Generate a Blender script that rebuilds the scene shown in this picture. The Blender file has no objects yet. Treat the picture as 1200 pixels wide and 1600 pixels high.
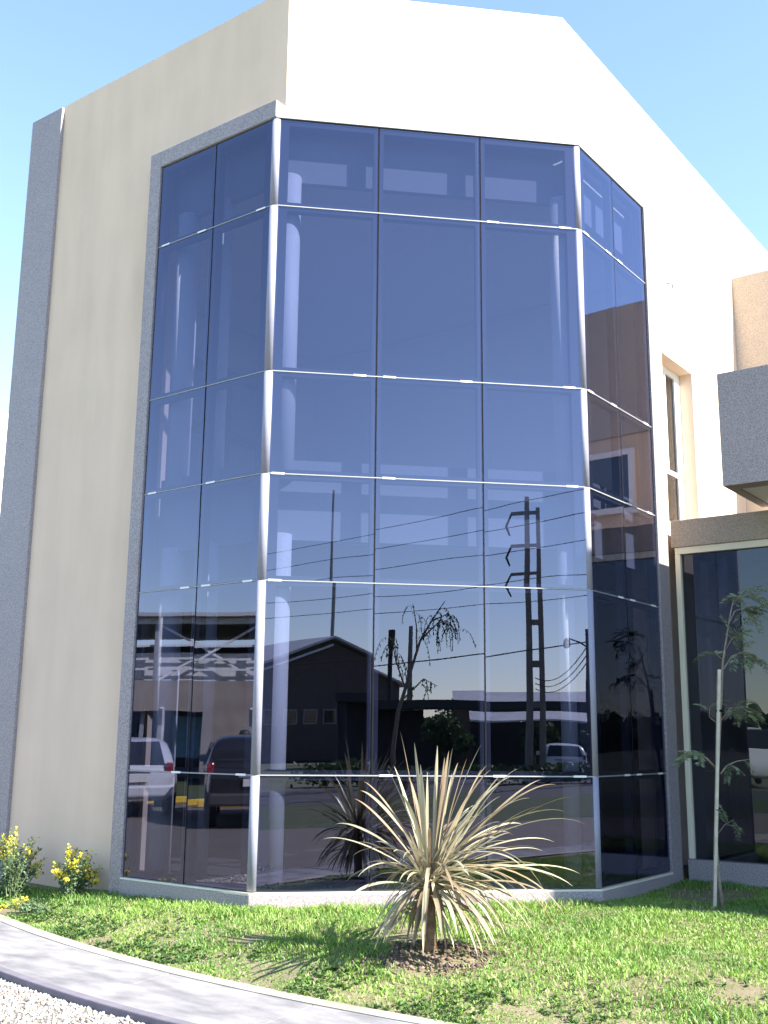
import bpy, bmesh, math, random
import numpy as np
from mathutils import Vector, Matrix, noise

random.seed(7)
np.random.seed(7)
scene = bpy.context.scene
COL = scene.collection
R = math.radians

# ------------------------------------------------------------------ camera
cam_d = bpy.data.cameras.new('camera')
cam = bpy.data.objects.new('camera', cam_d)
COL.objects.link(cam)
cam_d.sensor_fit = 'VERTICAL'
cam_d.sensor_height = 36.0
cam_d.sensor_width = 27.0
cam_d.lens = 1686.42 / 1600 * 36.0
cam_d.clip_start = 0.05
cam_d.clip_end = 3000
CAM = Vector((4.061, -6.476, 1.55))
_yaw, _pit, _rol = R(36.5697), R(11.8656), R(0.5464)
_f = Vector((-math.sin(_yaw) * math.cos(_pit), math.cos(_yaw) * math.cos(_pit), math.sin(_pit)))
_r = Vector((math.cos(_yaw), math.sin(_yaw), 0))
_u = _r.cross(_f)
_r2 = _r * math.cos(_rol) + _u * math.sin(_rol)
_u2 = -_r * math.sin(_rol) + _u * math.cos(_rol)
m = Matrix((_r2, _u2, -_f)).transposed().to_4x4()
m.translation = CAM
cam.matrix_world = m
scene.camera = cam

# ------------------------------------------------------------------ sky, sun, exposure
SUN_AZ = R(5.0)      # direction towards the sun, measured from +X towards +Y
SUN_EL = R(38.0)
world = bpy.data.worlds.new('World')
scene.world = world
world.use_nodes = True
wn = world.node_tree
bg = wn.nodes['Background']
sky = wn.nodes.new('ShaderNodeTexSky')
sky.sky_type = 'NISHITA'
sky.sun_disc = False
sky.sun_elevation = SUN_EL
sky.sun_rotation = math.pi / 2 - SUN_AZ
sky.air_density = 1.0
sky.dust_density = 0.1
sky.ozone_density = 1.3
wn.links.new(sky.outputs[0], bg.inputs[0])
bg.inputs[1].default_value = 0.105
sd = Vector((math.cos(SUN_AZ) * math.cos(SUN_EL), math.sin(SUN_AZ) * math.cos(SUN_EL), math.sin(SUN_EL)))
sun_d = bpy.data.lights.new('sun', 'SUN')
sun_d.energy = 4.2
sun_d.angle = R(0.5)
sun_d.color = (1.0, 0.95, 0.86)
sun = bpy.data.objects.new('sun', sun_d)
COL.objects.link(sun)
sun.rotation_euler = sd.to_track_quat('Z', 'Y').to_euler()
sun.location = (30, 8, 30)
scene.view_settings.view_transform = 'Standard'
scene.view_settings.look = 'None'
scene.view_settings.gamma = 1.0
scene.view_settings.use_curve_mapping = False
scene.view_settings.exposure = 2.12
scene.cycles.max_bounces = 10
scene.cycles.transparent_max_bounces = 24
scene.cycles.caustics_reflective = False
scene.cycles.caustics_refractive = False

# ------------------------------------------------------------------ helpers
def empty(name, loc=(0, 0, 0), rz=0.0):
    o = bpy.data.objects.new(name, None)
    COL.objects.link(o)
    o.location = loc
    o.rotation_euler = (0, 0, rz)
    o.empty_display_size = 0.2
    return o

def tag(o, label=None, cat=None, group=None, kind=None):
    if label: o['label'] = label
    if cat: o['category'] = cat
    if group: o['group'] = group
    if kind: o['kind'] = kind
    return o

class MB:
    """collects shapes, then links them as one mesh object"""
    def __init__(s):
        s.v, s.f, s.m = [], [], []
    def add(s, verts, faces, mi=0):
        b = len(s.v)
        s.v += [tuple(p) for p in verts]
        s.f += [tuple(b + i for i in f) for f in faces]
        s.m += [mi] * len(faces)
        return s
    def prism(s, poly, z0, z1, mi=0):
        n = len(poly)
        area = sum(poly[i][0] * poly[(i + 1) % n][1] - poly[(i + 1) % n][0] * poly[i][1] for i in range(n))
        if area < 0: poly = poly[::-1]
        v = [(p[0], p[1], z0) for p in poly] + [(p[0], p[1], z1) for p in poly]
        f = [tuple(range(n))[::-1], tuple(range(n, 2 * n))] + [(i, (i + 1) % n, n + (i + 1) % n, n + i) for i in range(n)]
        return s.add(v, f, mi)
    def box(s, x0, x1, y0, y1, z0, z1, mi=0):
        return s.prism([(x0, y0), (x1, y0), (x1, y1), (x0, y1)], z0, z1, mi)
    def obox(s, o, u, w, a0, a1, b0, b1, z0, z1, mi=0):
        """box along u (a) and w (b) in plan from origin o"""
        P = lambda a, b: (o[0] + u[0] * a + w[0] * b, o[1] + u[1] * a + w[1] * b)
        return s.prism([P(a0, b0), P(a1, b0), P(a1, b1), P(a0, b1)], z0, z1, mi)
    def bar(s, p, q, w, h=None, mi=0):
        p, q = Vector(p), Vector(q)
        h = h or w
        d = (q - p).normalized()
        a = d.cross(Vector((0, 0, 1)))
        if a.length < 1e-3: a = Vector((1, 0, 0))
        a.normalize()
        b = a.cross(d)
        v = []
        for c in (p, q):
            for i, j in ((-1, -1), (1, -1), (1, 1), (-1, 1)):
                v.append(c + a * (i * w / 2) + b * (j * h / 2))
        return s.add(v, [(0, 1, 2, 3), (7, 6, 5, 4), (0, 4, 5, 1), (1, 5, 6, 2), (2, 6, 7, 3), (3, 7, 4, 0)], mi)
    def tube(s, pts, radii, n=6, mi=0, cap=True):
        pts = [Vector(p) for p in pts]
        if not hasattr(radii, '__len__'): radii = [radii] * len(pts)
        rings, v, f = [], [], []
        prev = None
        for i, p in enumerate(pts):
            d = (pts[min(i + 1, len(pts) - 1)] - pts[max(i - 1, 0)])
            d = d.normalized() if d.length > 1e-9 else Vector((0, 0, 1))
            a = d.cross(Vector((0.31, 0.17, 0.93))) if prev is None else prev - d * prev.dot(d)
            if a.length < 1e-5: a = d.orthogonal()
            a.normalize(); prev = a
            b = d.cross(a)
            for k in range(n):
                t = 2 * math.pi * k / n
                v.append(p + (a * math.cos(t) + b * math.sin(t)) * radii[i])
        for i in range(len(pts) - 1):
            for k in range(n):
                f.append((i * n + k, i * n + (k + 1) % n, (i + 1) * n + (k + 1) % n, (i + 1) * n + k))
        if cap:
            f.append(tuple(range(n))[::-1]); f.append(tuple(range((len(pts) - 1) * n, len(pts) * n)))
        return s.add(v, f, mi)
    def lathe(s, prof, n=16, o=(0, 0, 0), axis='Z', mi=0):
        v, f = [], []
        for (r, h) in prof:
            for k in range(n):
                t = 2 * math.pi * k / n
                a, b = r * math.cos(t), r * math.sin(t)
                p = (a, b, h) if axis == 'Z' else ((a, h, b) if axis == 'Y' else (h, a, b))
                v.append((p[0] + o[0], p[1] + o[1], p[2] + o[2]))
        for i in range(len(prof) - 1):
            for k in range(n):
                f.append((i * n + k, i * n + (k + 1) % n, (i + 1) * n + (k + 1) % n, (i + 1) * n + k))
        f.append(tuple(range(n))[::-1]); f.append(tuple(range((len(prof) - 1) * n, len(prof) * n)))
        return s.add(v, f, mi)
    def build(s, name, mats, parent=None, smooth=False, bevel=0.0):
        me = bpy.data.meshes.new(name)
        me.from_pydata([tuple(p) for p in s.v], [], s.f)
        if not isinstance(mats, (list, tuple)): mats = [mats]
        for mm in mats: me.materials.append(mm)
        if any(s.m): me.polygons.foreach_set('material_index', s.m)
        if smooth: me.polygons.foreach_set('use_smooth', [True] * len(me.polygons))
        me.update()
        o = bpy.data.objects.new(name, me)
        COL.objects.link(o)
        if parent: o.parent = parent
        if bevel:
            b = o.modifiers.new('bevel', 'BEVEL'); b.width = bevel; b.segments = 2; b.limit_method = 'ANGLE'
        return o

def copy_tree(o, parent=None):
    c = o.copy(); COL.objects.link(c)
    if parent: c.parent = parent
    for ch in list(o.children): copy_tree(ch, c)
    return c

# ------------------------------------------------------------------ materials
def mat(name, color, rough=0.7, metal=0.0, var=0.0, vscale=6.0, c2=None, bump=0.0, bscale=40.0, spec=0.5, speck=None, detail=5.0, coat=0.0):
    mt = bpy.data.materials.new(name); mt.use_nodes = True
    nt = mt.node_tree; nd = nt.nodes; L = nt.links
    b = nd['Principled BSDF']
    b.inputs['Base Color'].default_value = (*color, 1)
    b.inputs['Roughness'].default_value = rough
    b.inputs['Metallic'].default_value = metal
    b.inputs['Specular IOR Level'].default_value = spec
    b.inputs['Coat Weight'].default_value = coat
    tc = nd.new('ShaderNodeTexCoord')
    out = None
    if var or c2:
        n = nd.new('ShaderNodeTexNoise'); n.inputs['Scale'].default_value = vscale; n.inputs['Detail'].default_value = detail
        L.new(tc.outputs['Object'], n.inputs['Vector'])
        r = nd.new('ShaderNodeValToRGB'); r.color_ramp.elements[0].position = 0.32; r.color_ramp.elements[1].position = 0.68
        ca = color; cb = c2 or color
        if not c2:
            ca = tuple(c * (1 - var) for c in color); cb = tuple(min(1, c * (1 + var)) for c in color)
        r.color_ramp.elements[0].color = (*ca, 1); r.color_ramp.elements[1].color = (*cb, 1)
        L.new(n.outputs['Fac'], r.inputs[0]); out = r.outputs[0]
    if speck:
        sc, sdark, slight = speck
        n2 = nd.new('ShaderNodeTexNoise'); n2.inputs['Scale'].default_value = sc; n2.inputs['Detail'].default_value = 2
        L.new(tc.outputs['Object'], n2.inputs['Vector'])
        r2 = nd.new('ShaderNodeValToRGB')
        r2.color_ramp.elements[0].position = 0.35; r2.color_ramp.elements[0].color = (*sdark, 1)
        r2.color_ramp.elements[1].position = 0.65; r2.color_ramp.elements[1].color = (*slight, 1)
        L.new(n2.outputs['Fac'], r2.inputs[0])
        if out is None: out = r2.outputs[0]
        else:
            mx = nd.new('ShaderNodeMix'); mx.data_type = 'RGBA'; mx.inputs['Factor'].default_value = 0.55
            L.new(out, mx.inputs['A']); L.new(r2.outputs[0], mx.inputs['B']); out = mx.outputs['Result']
    if out is not None: L.new(out, b.inputs['Base Color'])
    if bump:
        nb = nd.new('ShaderNodeTexNoise'); nb.inputs['Scale'].default_value = bscale; nb.inputs['Detail'].default_value = 4
        L.new(tc.outputs['Object'], nb.inputs['Vector'])
        bp = nd.new('ShaderNodeBump'); bp.inputs['Strength'].default_value = bump; bp.inputs['Distance'].default_value = 0.01
        L.new(nb.outputs['Fac'], bp.inputs['Height']); L.new(bp.outputs[0], b.inputs['Normal'])
    return mt

def stucco_mat(name, color):
    """painted render: broad faint blotches, faint vertical streaks, fine grain"""
    mt = mat(name, color, rough=0.9, bump=0.25, bscale=90, spec=0.2)
    nt = mt.node_tree; nd = nt.nodes; L = nt.links; b = nd['Principled BSDF']
    tc = nd.new('ShaderNodeTexCoord')
    mp = nd.new('ShaderNodeMapping'); mp.inputs['Scale'].default_value = (2.2, 2.2, 0.35)
    L.new(tc.outputs['Object'], mp.inputs['Vector'])
    n1 = nd.new('ShaderNodeTexNoise'); n1.inputs['Scale'].default_value = 2.0; n1.inputs['Detail'].default_value = 7
    L.new(mp.outputs[0], n1.inputs['Vector'])
    n2 = nd.new('ShaderNodeTexNoise'); n2.inputs['Scale'].default_value = 1.1; n2.inputs['Detail'].default_value = 5
    L.new(tc.outputs['Object'], n2.inputs['Vector'])
    ad = nd.new('ShaderNodeMath'); ad.operation = 'ADD'
    L.new(n1.outputs['Fac'], ad.inputs[0]); L.new(n2.outputs['Fac'], ad.inputs[1])
    r = nd.new('ShaderNodeValToRGB')
    r.color_ramp.elements[0].position = 0.3; r.color_ramp.elements[1].position = 0.75
    mr = nd.new('ShaderNodeMath'); mr.operation = 'MULTIPLY'; mr.inputs[1].default_value = 0.5
    L.new(ad.outputs[0], mr.inputs[0]); L.new(mr.outputs[0], r.inputs[0])
    r.color_ramp.elements[0].color = (*[c * 0.88 for c in color], 1)
    r.color_ramp.elements[1].color = (*[min(1, c * 1.07) for c in color], 1)
    L.new(r.outputs[0], b.inputs['Base Color'])
    return mt

def glass_mat(name, tint, refl_col, base=0.13, wav=0.035):
    mt = bpy.data.materials.new(name); mt.use_nodes = True
    nt = mt.node_tree; nd = nt.nodes; L = nt.links
    nd.remove(nd['Principled BSDF'])
    tr = nd.new('ShaderNodeBsdfTransparent'); tr.inputs[0].default_value = (*tint, 1)
    gl = nd.new('ShaderNodeBsdfGlossy'); gl.inputs['Roughness'].default_value = 0.0; gl.inputs[0].default_value = (*refl_col, 1)
    lw = nd.new('ShaderNodeLayerWeight'); lw.inputs[0].default_value = 0.5
    pw = nd.new('ShaderNodeMath'); pw.operation = 'POWER'; pw.inputs[1].default_value = 4.0
    L.new(lw.outputs['Facing'], pw.inputs[0])
    ad = nd.new('ShaderNodeMath'); ad.operation = 'MULTIPLY_ADD'; ad.inputs[1].default_value = 1.0 - base; ad.inputs[2].default_value = base; ad.use_clamp = True
    L.new(pw.outputs[0], ad.inputs[0])
    mx = nd.new('ShaderNodeMixShader')
    L.new(ad.outputs[0], mx.inputs[0]); L.new(tr.outputs[0], mx.inputs[1]); L.new(gl.outputs[0], mx.inputs[2])
    if wav:
        tc = nd.new('ShaderNodeTexCoord')
        n = nd.new('ShaderNodeTexNoise'); n.inputs['Scale'].default_value = 1.3; n.inputs['Detail'].default_value = 0
        L.new(tc.outputs['Object'], n.inputs['Vector'])
        bp = nd.new('ShaderNodeBump'); bp.inputs['Strength'].default_value = wav; bp.inputs['Distance'].default_value = 0.05
        L.new(n.outputs['Fac'], bp.inputs['Height'])
        L.new(bp.outputs[0], gl.inputs['Normal'])
    L.new(mx.outputs[0], nd['Material Output'].inputs[0])
    return mt

def clear_mat(name, tint):
    mt = bpy.data.materials.new(name); mt.use_nodes = True
    nt = mt.node_tree; nd = nt.nodes
    nd.remove(nd['Principled BSDF'])
    tr = nd.new('ShaderNodeBsdfTransparent'); tr.inputs[0].default_value = (*tint, 1)
    nt.links.new(tr.outputs[0], nd['Material Output'].inputs[0])
    return mt

M = {}
M['stucco'] = stucco_mat('cream_stucco', (0.73, 0.565, 0.43))
M['beige'] = stucco_mat('beige_stucco', (0.66, 0.53, 0.38))
M['tan_stone'] = mat('tan_speckled_render', (0.43, 0.38, 0.32), 0.9, var=0.08, vscale=3, speck=(70, (0.30, 0.26, 0.21), (0.56, 0.49, 0.41)), bump=0.4, bscale=70)
M['granite'] = mat('grey_granite', (0.29, 0.255, 0.26), 0.55, var=0.06, vscale=2, speck=(85, (0.14, 0.12, 0.125), (0.45, 0.40, 0.41)), bump=0.1, bscale=90)
M['granite_brown'] = mat('brown_grey_granite', (0.33, 0.28, 0.23), 0.6, var=0.06, vscale=2, speck=(85, (0.16, 0.135, 0.11), (0.46, 0.39, 0.32)), bump=0.1, bscale=90)
M['granite_dark'] = mat('dark_grey_granite', (0.33, 0.275, 0.265), 0.55, var=0.06, vscale=2, speck=(85, (0.16, 0.13, 0.13), (0.48, 0.41, 0.40)), bump=0.1, bscale=90)
M['white_paint'] = mat('white_paint', (0.78, 0.78, 0.75), 0.6, var=0.02)
M['inner_white'] = mat('interior_white', (0.60, 0.60, 0.58), 0.8, var=0.02, vscale=2)
M['spandrel'] = mat('spandrel_paint', (0.31, 0.32, 0.33), 0.8, var=0.03, vscale=2)
M['inner_mid'] = mat('interior_grey_paint', (0.58, 0.58, 0.57), 0.8, var=0.03, vscale=2)
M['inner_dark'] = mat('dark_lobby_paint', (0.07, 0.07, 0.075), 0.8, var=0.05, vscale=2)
M['inner_grey'] = mat('interior_floor', (0.12, 0.115, 0.11), 0.5, var=0.08, vscale=2)
M['alu'] = mat('anodised_aluminium', (0.26, 0.26, 0.33), 0.6, metal=0.0, var=0.04, vscale=20)
M['alu_dark'] = mat('inner_frame_aluminium', (0.09, 0.095, 0.12), 0.45, metal=0.2, var=0.05)
M['alu_strip'] = mat('bright_aluminium_strip', (0.30, 0.30, 0.30), 0.5, metal=0.2, var=0.05, vscale=30)
M['cream_metal'] = mat('cream_painted_metal', (0.72, 0.66, 0.52), 0.5, var=0.03)
M['joint'] = mat('black_silicone', (0.012, 0.011, 0.012), 0.9, var=0.1, spec=0.08)
M['wood'] = mat('brown_door_wood', (0.20, 0.12, 0.07), 0.5, var=0.25, vscale=8)
M['glass'] = glass_mat('blue_tinted_glass', (0.29, 0.31, 0.41), (0.72, 0.73, 1.0))
M['glass_entrance'] = glass_mat('dark_entrance_glass', (0.25, 0.28, 0.36), (0.80, 0.86, 1.0), base=0.06)
M['glass_plain'] = clear_mat('inner_glass_face', (0.96, 0.97, 0.98))
M['glass_dark'] = glass_mat('dark_window_glass', (0.16, 0.18, 0.20), (0.95, 0.97, 1.0), base=0.08, wav=0.01)

# ------------------------------------------------------------------ terrain and paving
def y_in(x):
    xc = max(-4.5, min(3.0, x)); y = -1.51 + 0.040 * xc * xc
    if x < -4.5: y += (-4.5 - x) * 0.10
    if x > 3.0: y += (x - 3.0) * 0.24
    return y
def y_out(x):
    xc = max(-4.5, min(3.0, x)); y = -2.36 + 0.045 * xc * xc
    if x < -4.5: y += (-4.5 - x) * 0.10
    if x > 3.0: y += (x - 3.0) * 0.24
    return y
PATH_Z = 0.125
def sstep(t):
    t = max(0.0, min(1.0, t)); return t * t * (3 - 2 * t)
PL = (0.04, -0.53); SAP = (0.79, 2.37)
def lawn_z(x, y):
    z = 0.115 + 0.135 * sstep((y - y_in(x)) / 1.5)
    z += 0.05 * math.exp(-((x - PL[0]) ** 2 + (y - PL[1]) ** 2) / 0.09)
    z += 0.05 * math.exp(-((x - 1.1) ** 2 / 1.2 + (y - 1.75) ** 2 / 0.25))
    z += 0.018 * noise.noise((x * 1.7, y * 1.7, 0)) + 0.008 * noise.noise((x * 6, y * 6, 3))
    return z

def soil_mask(x, y):
    """1 where bare soil shows through"""
    n = noise.noise((x * 1.1 + 3, y * 1.5, 7)) + 0.55 * noise.noise((x * 3.3, y * 3.3, 1))
    mk = sstep((n - 0.20) / 0.40)
    d = (x - PL[0] - 0.08) ** 2 + (y - PL[1] + 0.05) ** 2
    mk = max(mk, 1.0 - sstep((math.sqrt(d) - 0.22) / 0.16))
    d = (x - 1.0) ** 2 / 1.6 + (y - 2.05) ** 2 / 0.5
    mk = max(mk, 0.85 * (1.0 - sstep((math.sqrt(d) - 0.22) / 0.2)))
    return mk

# wide ground sheet
gm = mat('dry_ground', (0.16, 0.15, 0.10), 0.95, vscale=0.25, c2=(0.11, 0.14, 0.06), bump=0.3, bscale=8)
g = MB(); g.add([(-900, -900, -0.05), (900, -900, -0.05), (900, 900, -0.05), (-900, 900, -0.05)], [(0, 1, 2, 3)])
tag(g.build('ground', gm), kind='structure')

# gravel lot (sheet) : from the kerb out to the verge
grm = mat('grey_gravel', (0.13, 0.11, 0.075), 0.95, vscale=1.2, c2=(0.09, 0.077, 0.055), speck=(55, (0.08, 0.07, 0.065), (0.32, 0.29, 0.26)), bump=0.8, bscale=60)
verge = [(-60, -13.5), (-14, -11.2), (-4, -9.5), (5.6, -6.5), (11.2, -3.9), (18, -1.5), (60, 6)]
def poly_strip(name, a, b, z, material, kind='structure'):
    mb = MB(); n = len(a)
    mb.add([(p[0], p[1], z) for p in a] + [(p[0], p[1], z) for p in b], [(i, i + 1, n + i + 1, n + i) for i in range(n - 1)])
    o = mb.build(name, material); tag(o, kind=kind); return o
xs = [v[0] for v in verge]
kerb_pts = [(x, y_out(x) + 0.02 if abs(x) < 20 else y_out(x) + 0.02) for x in np.linspace(-60, 60, 121)]
lot_top = kerb_pts
def verge_y(x):
    for (x0, y0), (x1, y1) in zip(verge[:-1], verge[1:]):
        if x0 <= x <= x1: return y0 + (y1 - y0) * (x - x0) / (x1 - x0)
    return verge[-1][1]
lot_bot = [(p[0], min(verge_y(p[0]), p[1] - 0.3)) for p in lot_top]
LOT = 0.085
poly_strip('gravel_lot', lot_bot, lot_top, LOT, grm)
vm = mat('verge_grass', (0.04, 0.065, 0.016), 0.95, vscale=2.0, c2=(0.07, 0.09, 0.026), bump=0.8, bscale=25)
vb = [(p[0], p[1] - 6.5) for p in lot_bot]
poly_strip('grass_verge', vb, lot_bot, 0.075, vm)
asm = mat('asphalt', (0.06, 0.06, 0.062), 0.9, var=0.2, vscale=1.5, bump=0.4, bscale=60)
sb = [(p[0], p[1] - 8.0) for p in vb]
poly_strip('street', sb, vb, -0.02, asm)

# lawn sheet
xg = np.concatenate([np.arange(-14, -7, 0.5), np.arange(-7, 3.2, 0.07), np.arange(3.2, 9.01, 0.4)])
NY = 46
lm = MB(); verts = []; soilv = []
for x in xg:
    ya = y_in(x); yb = 4.4
    for j in range(NY):
        y = ya + (yb - ya) * (j / (NY - 1)) ** 1.15
        verts.append((x, y, lawn_z(x, y))); soilv.append(soil_mask(x, y))
faces = [(i * NY + j, (i + 1) * NY + j, (i + 1) * NY + j + 1, i * NY + j + 1) for i in range(len(xg) - 1) for j in range(NY - 1)]
lm.add(verts, faces)
soil = mat('lawn_soil', (0.13, 0.13, 0.05), 0.95, vscale=9, c2=(0.21, 0.165, 0.11), bump=0.7, bscale=45)
lawn = lm.build('lawn', soil, smooth=True); tag(lawn, kind='structure')

# path: stamped concrete slabs and a raised edge
pm = mat('pale_concrete', (0.30, 0.285, 0.28), 0.85, vscale=3.2, c2=(0.14, 0.133, 0.142), bump=0.25, bscale=35, detail=8)
nt = pm.node_tree
_tc = [n for n in nt.nodes if n.type == 'TEX_COORD'][0]
_ns = [n for n in nt.nodes if n.type == 'TEX_NOISE'][0]
_mp = nt.nodes.new('ShaderNodeMapping'); _mp.inputs['Rotation'].default_value = (0, 0, R(24)); _mp.inputs['Scale'].default_value = (0.9, 2.2, 1)
nt.links.new(_tc.outputs['Object'], _mp.inputs['Vector']); nt.links.new(_mp.outputs[0], _ns.inputs['Vector'])
path = empty('path', (0, 0, 0)); tag(path, kind='structure')
edges_x = list(np.arange(-13.2, 9.1, 1.2))
for x0, x1 in zip(edges_x[:-1], edges_x[1:]):
    mb = MB(); sub = np.linspace(x0 + 0.006, x1 - 0.006, 7)
    sk = 0.10
    top = []
    a = [(x, y_in(x) - 0.10) for x in sub]; b = [(x + sk, y_out(x + sk) + 0.07) for x in sub]
    poly = b + a[::-1]
    mb.prism(poly, 0.0, PATH_Z + random.uniform(-0.002, 0.002))
    mb.build('slab', pm, path)
mb = MB(); _x = np.linspace(-13.2, 9, 90); mb.prism([(x, y_in(x) - 0.105) for x in _x] + [(x, y_out(x) + 0.075) for x in _x[::-1]], -0.02, PATH_Z - 0.010)
mb.build('base', mat('dirty_joint', (0.10, 0.095, 0.09), 0.95, var=0.3), path)
em = mat('pale_path_edging', (0.42, 0.385, 0.32), 0.85, vscale=2.6, c2=(0.22, 0.20, 0.16), bump=0.2, bscale=40)
xsn = np.linspace(-13.2, 9, 90)
mb = MB(); mb.prism([(x, y_in(x) - 0.099) for x in xsn] + [(x, y_in(x) + 0.012) for x in xsn[::-1]], 0.0, PATH_Z + 0.004)
mb.build('edging', em, path)
km = mat('dark_kerb', (0.15, 0.135, 0.16), 0.85, var=0.15, vscale=6, bump=0.3, bscale=40)
mb = MB(); mb.prism([(x, y_out(x)) for x in xsn] + [(x, y_out(x) + 0.069) for x in xsn[::-1]], -0.02, PATH_Z + 0.004)
kerb = mb.build('kerb', km, bevel=0.008); tag(kerb, kind='structure')

# ------------------------------------------------------------------ the office building
HZ = [7.024, 6.177, 4.634, 3.728, 2.821, 1.258, 0.374]
L0, A0, B0, C0 = (-3.498, 0.0), (-2.0, 0.0), (0.0, 2.0), (0.0, 3.4855)
s2 = math.sqrt(0.5)
FACES = [(L0, A0, (0, -1), 2), (A0, B0, (s2, -s2), 3), (B0, C0, (1, 0), 2)]
bld = empty('office_building', (-2, 3, 0))
tag(bld, 'two storey cream office building with a tall blue glass corner bay and grey granite trim', 'building')
BO = Vector(bld.location)
class PB(MB):
    """mesh given in world coordinates, parented to the building"""
    def build(s, name, mats, parent=None, **k):
        par = parent or bld
        s.v = [tuple(Vector(p) - BO) for p in s.v]
        return MB.build(s, name, mats, par, **k)

TOP = 8.44
WT = 0.26
out = [(-5.32, 0.12), (-1.993, 0.12), (-0.12, 1.993), (-0.12, 14.0)]
inn = [(-5.32, 0.12 + WT), (-2.10, 0.12 + WT), (-0.12 - WT, 2.10), (-0.12 - WT, 14.0)]
w = PB()
w.prism([out[0], (-3.652, 0.12), (-3.652, 0.38), inn[0]], 0.05, TOP)               # left pier
w.prism([(-3.652, 0.12), out[1], inn[1], (-3.652, 0.38)], 7.20, TOP)                # over left glass
w.prism([out[1], out[2], inn[2], inn[1]], 7.045, TOP)                               # over front glass
w.prism([out[2], (-0.12, 3.74), (-0.38, 3.74), inn[2]], 7.045, TOP)                 # over right glass
WY0, WY1, WZ0, WZ1 = 4.15, 5.03, 3.80, 5.66
w.prism([(-0.12, 3.74), (-0.12, WY0), (-0.38, WY0), (-0.38, 3.74)], 0.05, TOP)
w.prism([(-0.12, WY0), (-0.12, WY1), (-0.38, WY1), (-0.38, WY0)], WZ1, TOP)
w.prism([(-0.12, WY0), (-0.12, WY1), (-0.38, WY1), (-0.38, WY0)], 0.05, WZ0)
w.prism([(-0.12, WY1), (-0.12, 14), (-0.38, 14), (-0.38, WY1)], 0.05, TOP)
w.prism([(-5.80, 0.36), (-5.32, 0.36), (-5.32, 14), (-5.80, 14)], 0.05, TOP)       # far left side
w.prism([(-5.32, 13.7), (-0.38, 13.7), (-0.38, 14), (-5.32, 14)], 0.05, TOP)       # rear
w.build('wall', M['stucco'])
p = PB(); p.box(-5.86, -5.32, 0.08, 0.36, 0.05, TOP - 0.03); p.build('pilaster', M['granite'], bevel=0.006)
rf = PB(); rf.prism([(-5.1, 0.36), (-2.1, 0.36), (-0.36, 2.1), (-0.36, 13.8), (-5.1, 13.8)], 7.95, 8.1); rf.build('roof', M['inner_grey'])
# granite surround
t = PB(); t.box(-3.652, -3.502, -0.02, 0.14, 0.22, 7.20); t.build('window_trim', M['granite'], bevel=0.004)
t = PB(); t.prism([(-3.502, -0.02), (-1.985, -0.02), (-1.985, 0.14), (-3.502, 0.14)], 7.035, 7.20); t.build('window_trim', M['granite'], bevel=0.004)
t = PB(); t.box(-0.14, 0.02, 3.489, 3.74, 0.22, 7.045); t.build('window_trim', M['granite'], bevel=0.004)
# plinth under the glass
def off(P, n, d): return (P[0] + n[0] * d, P[1] + n[1] * d)
def bay_poly(d, back=0.25):
    """outline of the bay pushed outwards by d, as an open strip"""
    k = d * math.tan(math.pi / 8)
    o1 = [(L0[0], -d), (A0[0] + k, -d), (d, B0[1] - k), (d, C0[1])]
    return o1
def bay_strip(mb, d0, d1, z0, z1, xl=None, yr=None):
    a, b = bay_poly(d0), bay_poly(d1)
    if xl is not None: a[0] = (xl, a[0][1]); b[0] = (xl, b[0][1])
    if yr is not None: a[3] = (a[3][0], yr); b[3] = (b[3][0], yr)
    for i in range(3):
        mb.prism([a[i], a[i + 1], b[i + 1], b[i]], z0, z1)
pl = PB(); bay_strip(pl, 0.035, -0.3, 0.05, HZ[6] - 0.02, xl=-3.50, yr=3.487); pl.build('plinth', M['granite'], bevel=0.003)
fl = PB(); bay_strip(fl, 0.012, -0.10, HZ[0] + 0.006, HZ[0] + 0.019); fl.build('flashing', M['alu_strip'])
fl = PB(); bay_strip(fl, 0.030, -0.02, HZ[6] - 0.018, HZ[6] - 0.004); fl.build('flashing', M['cream_metal'])

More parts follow.
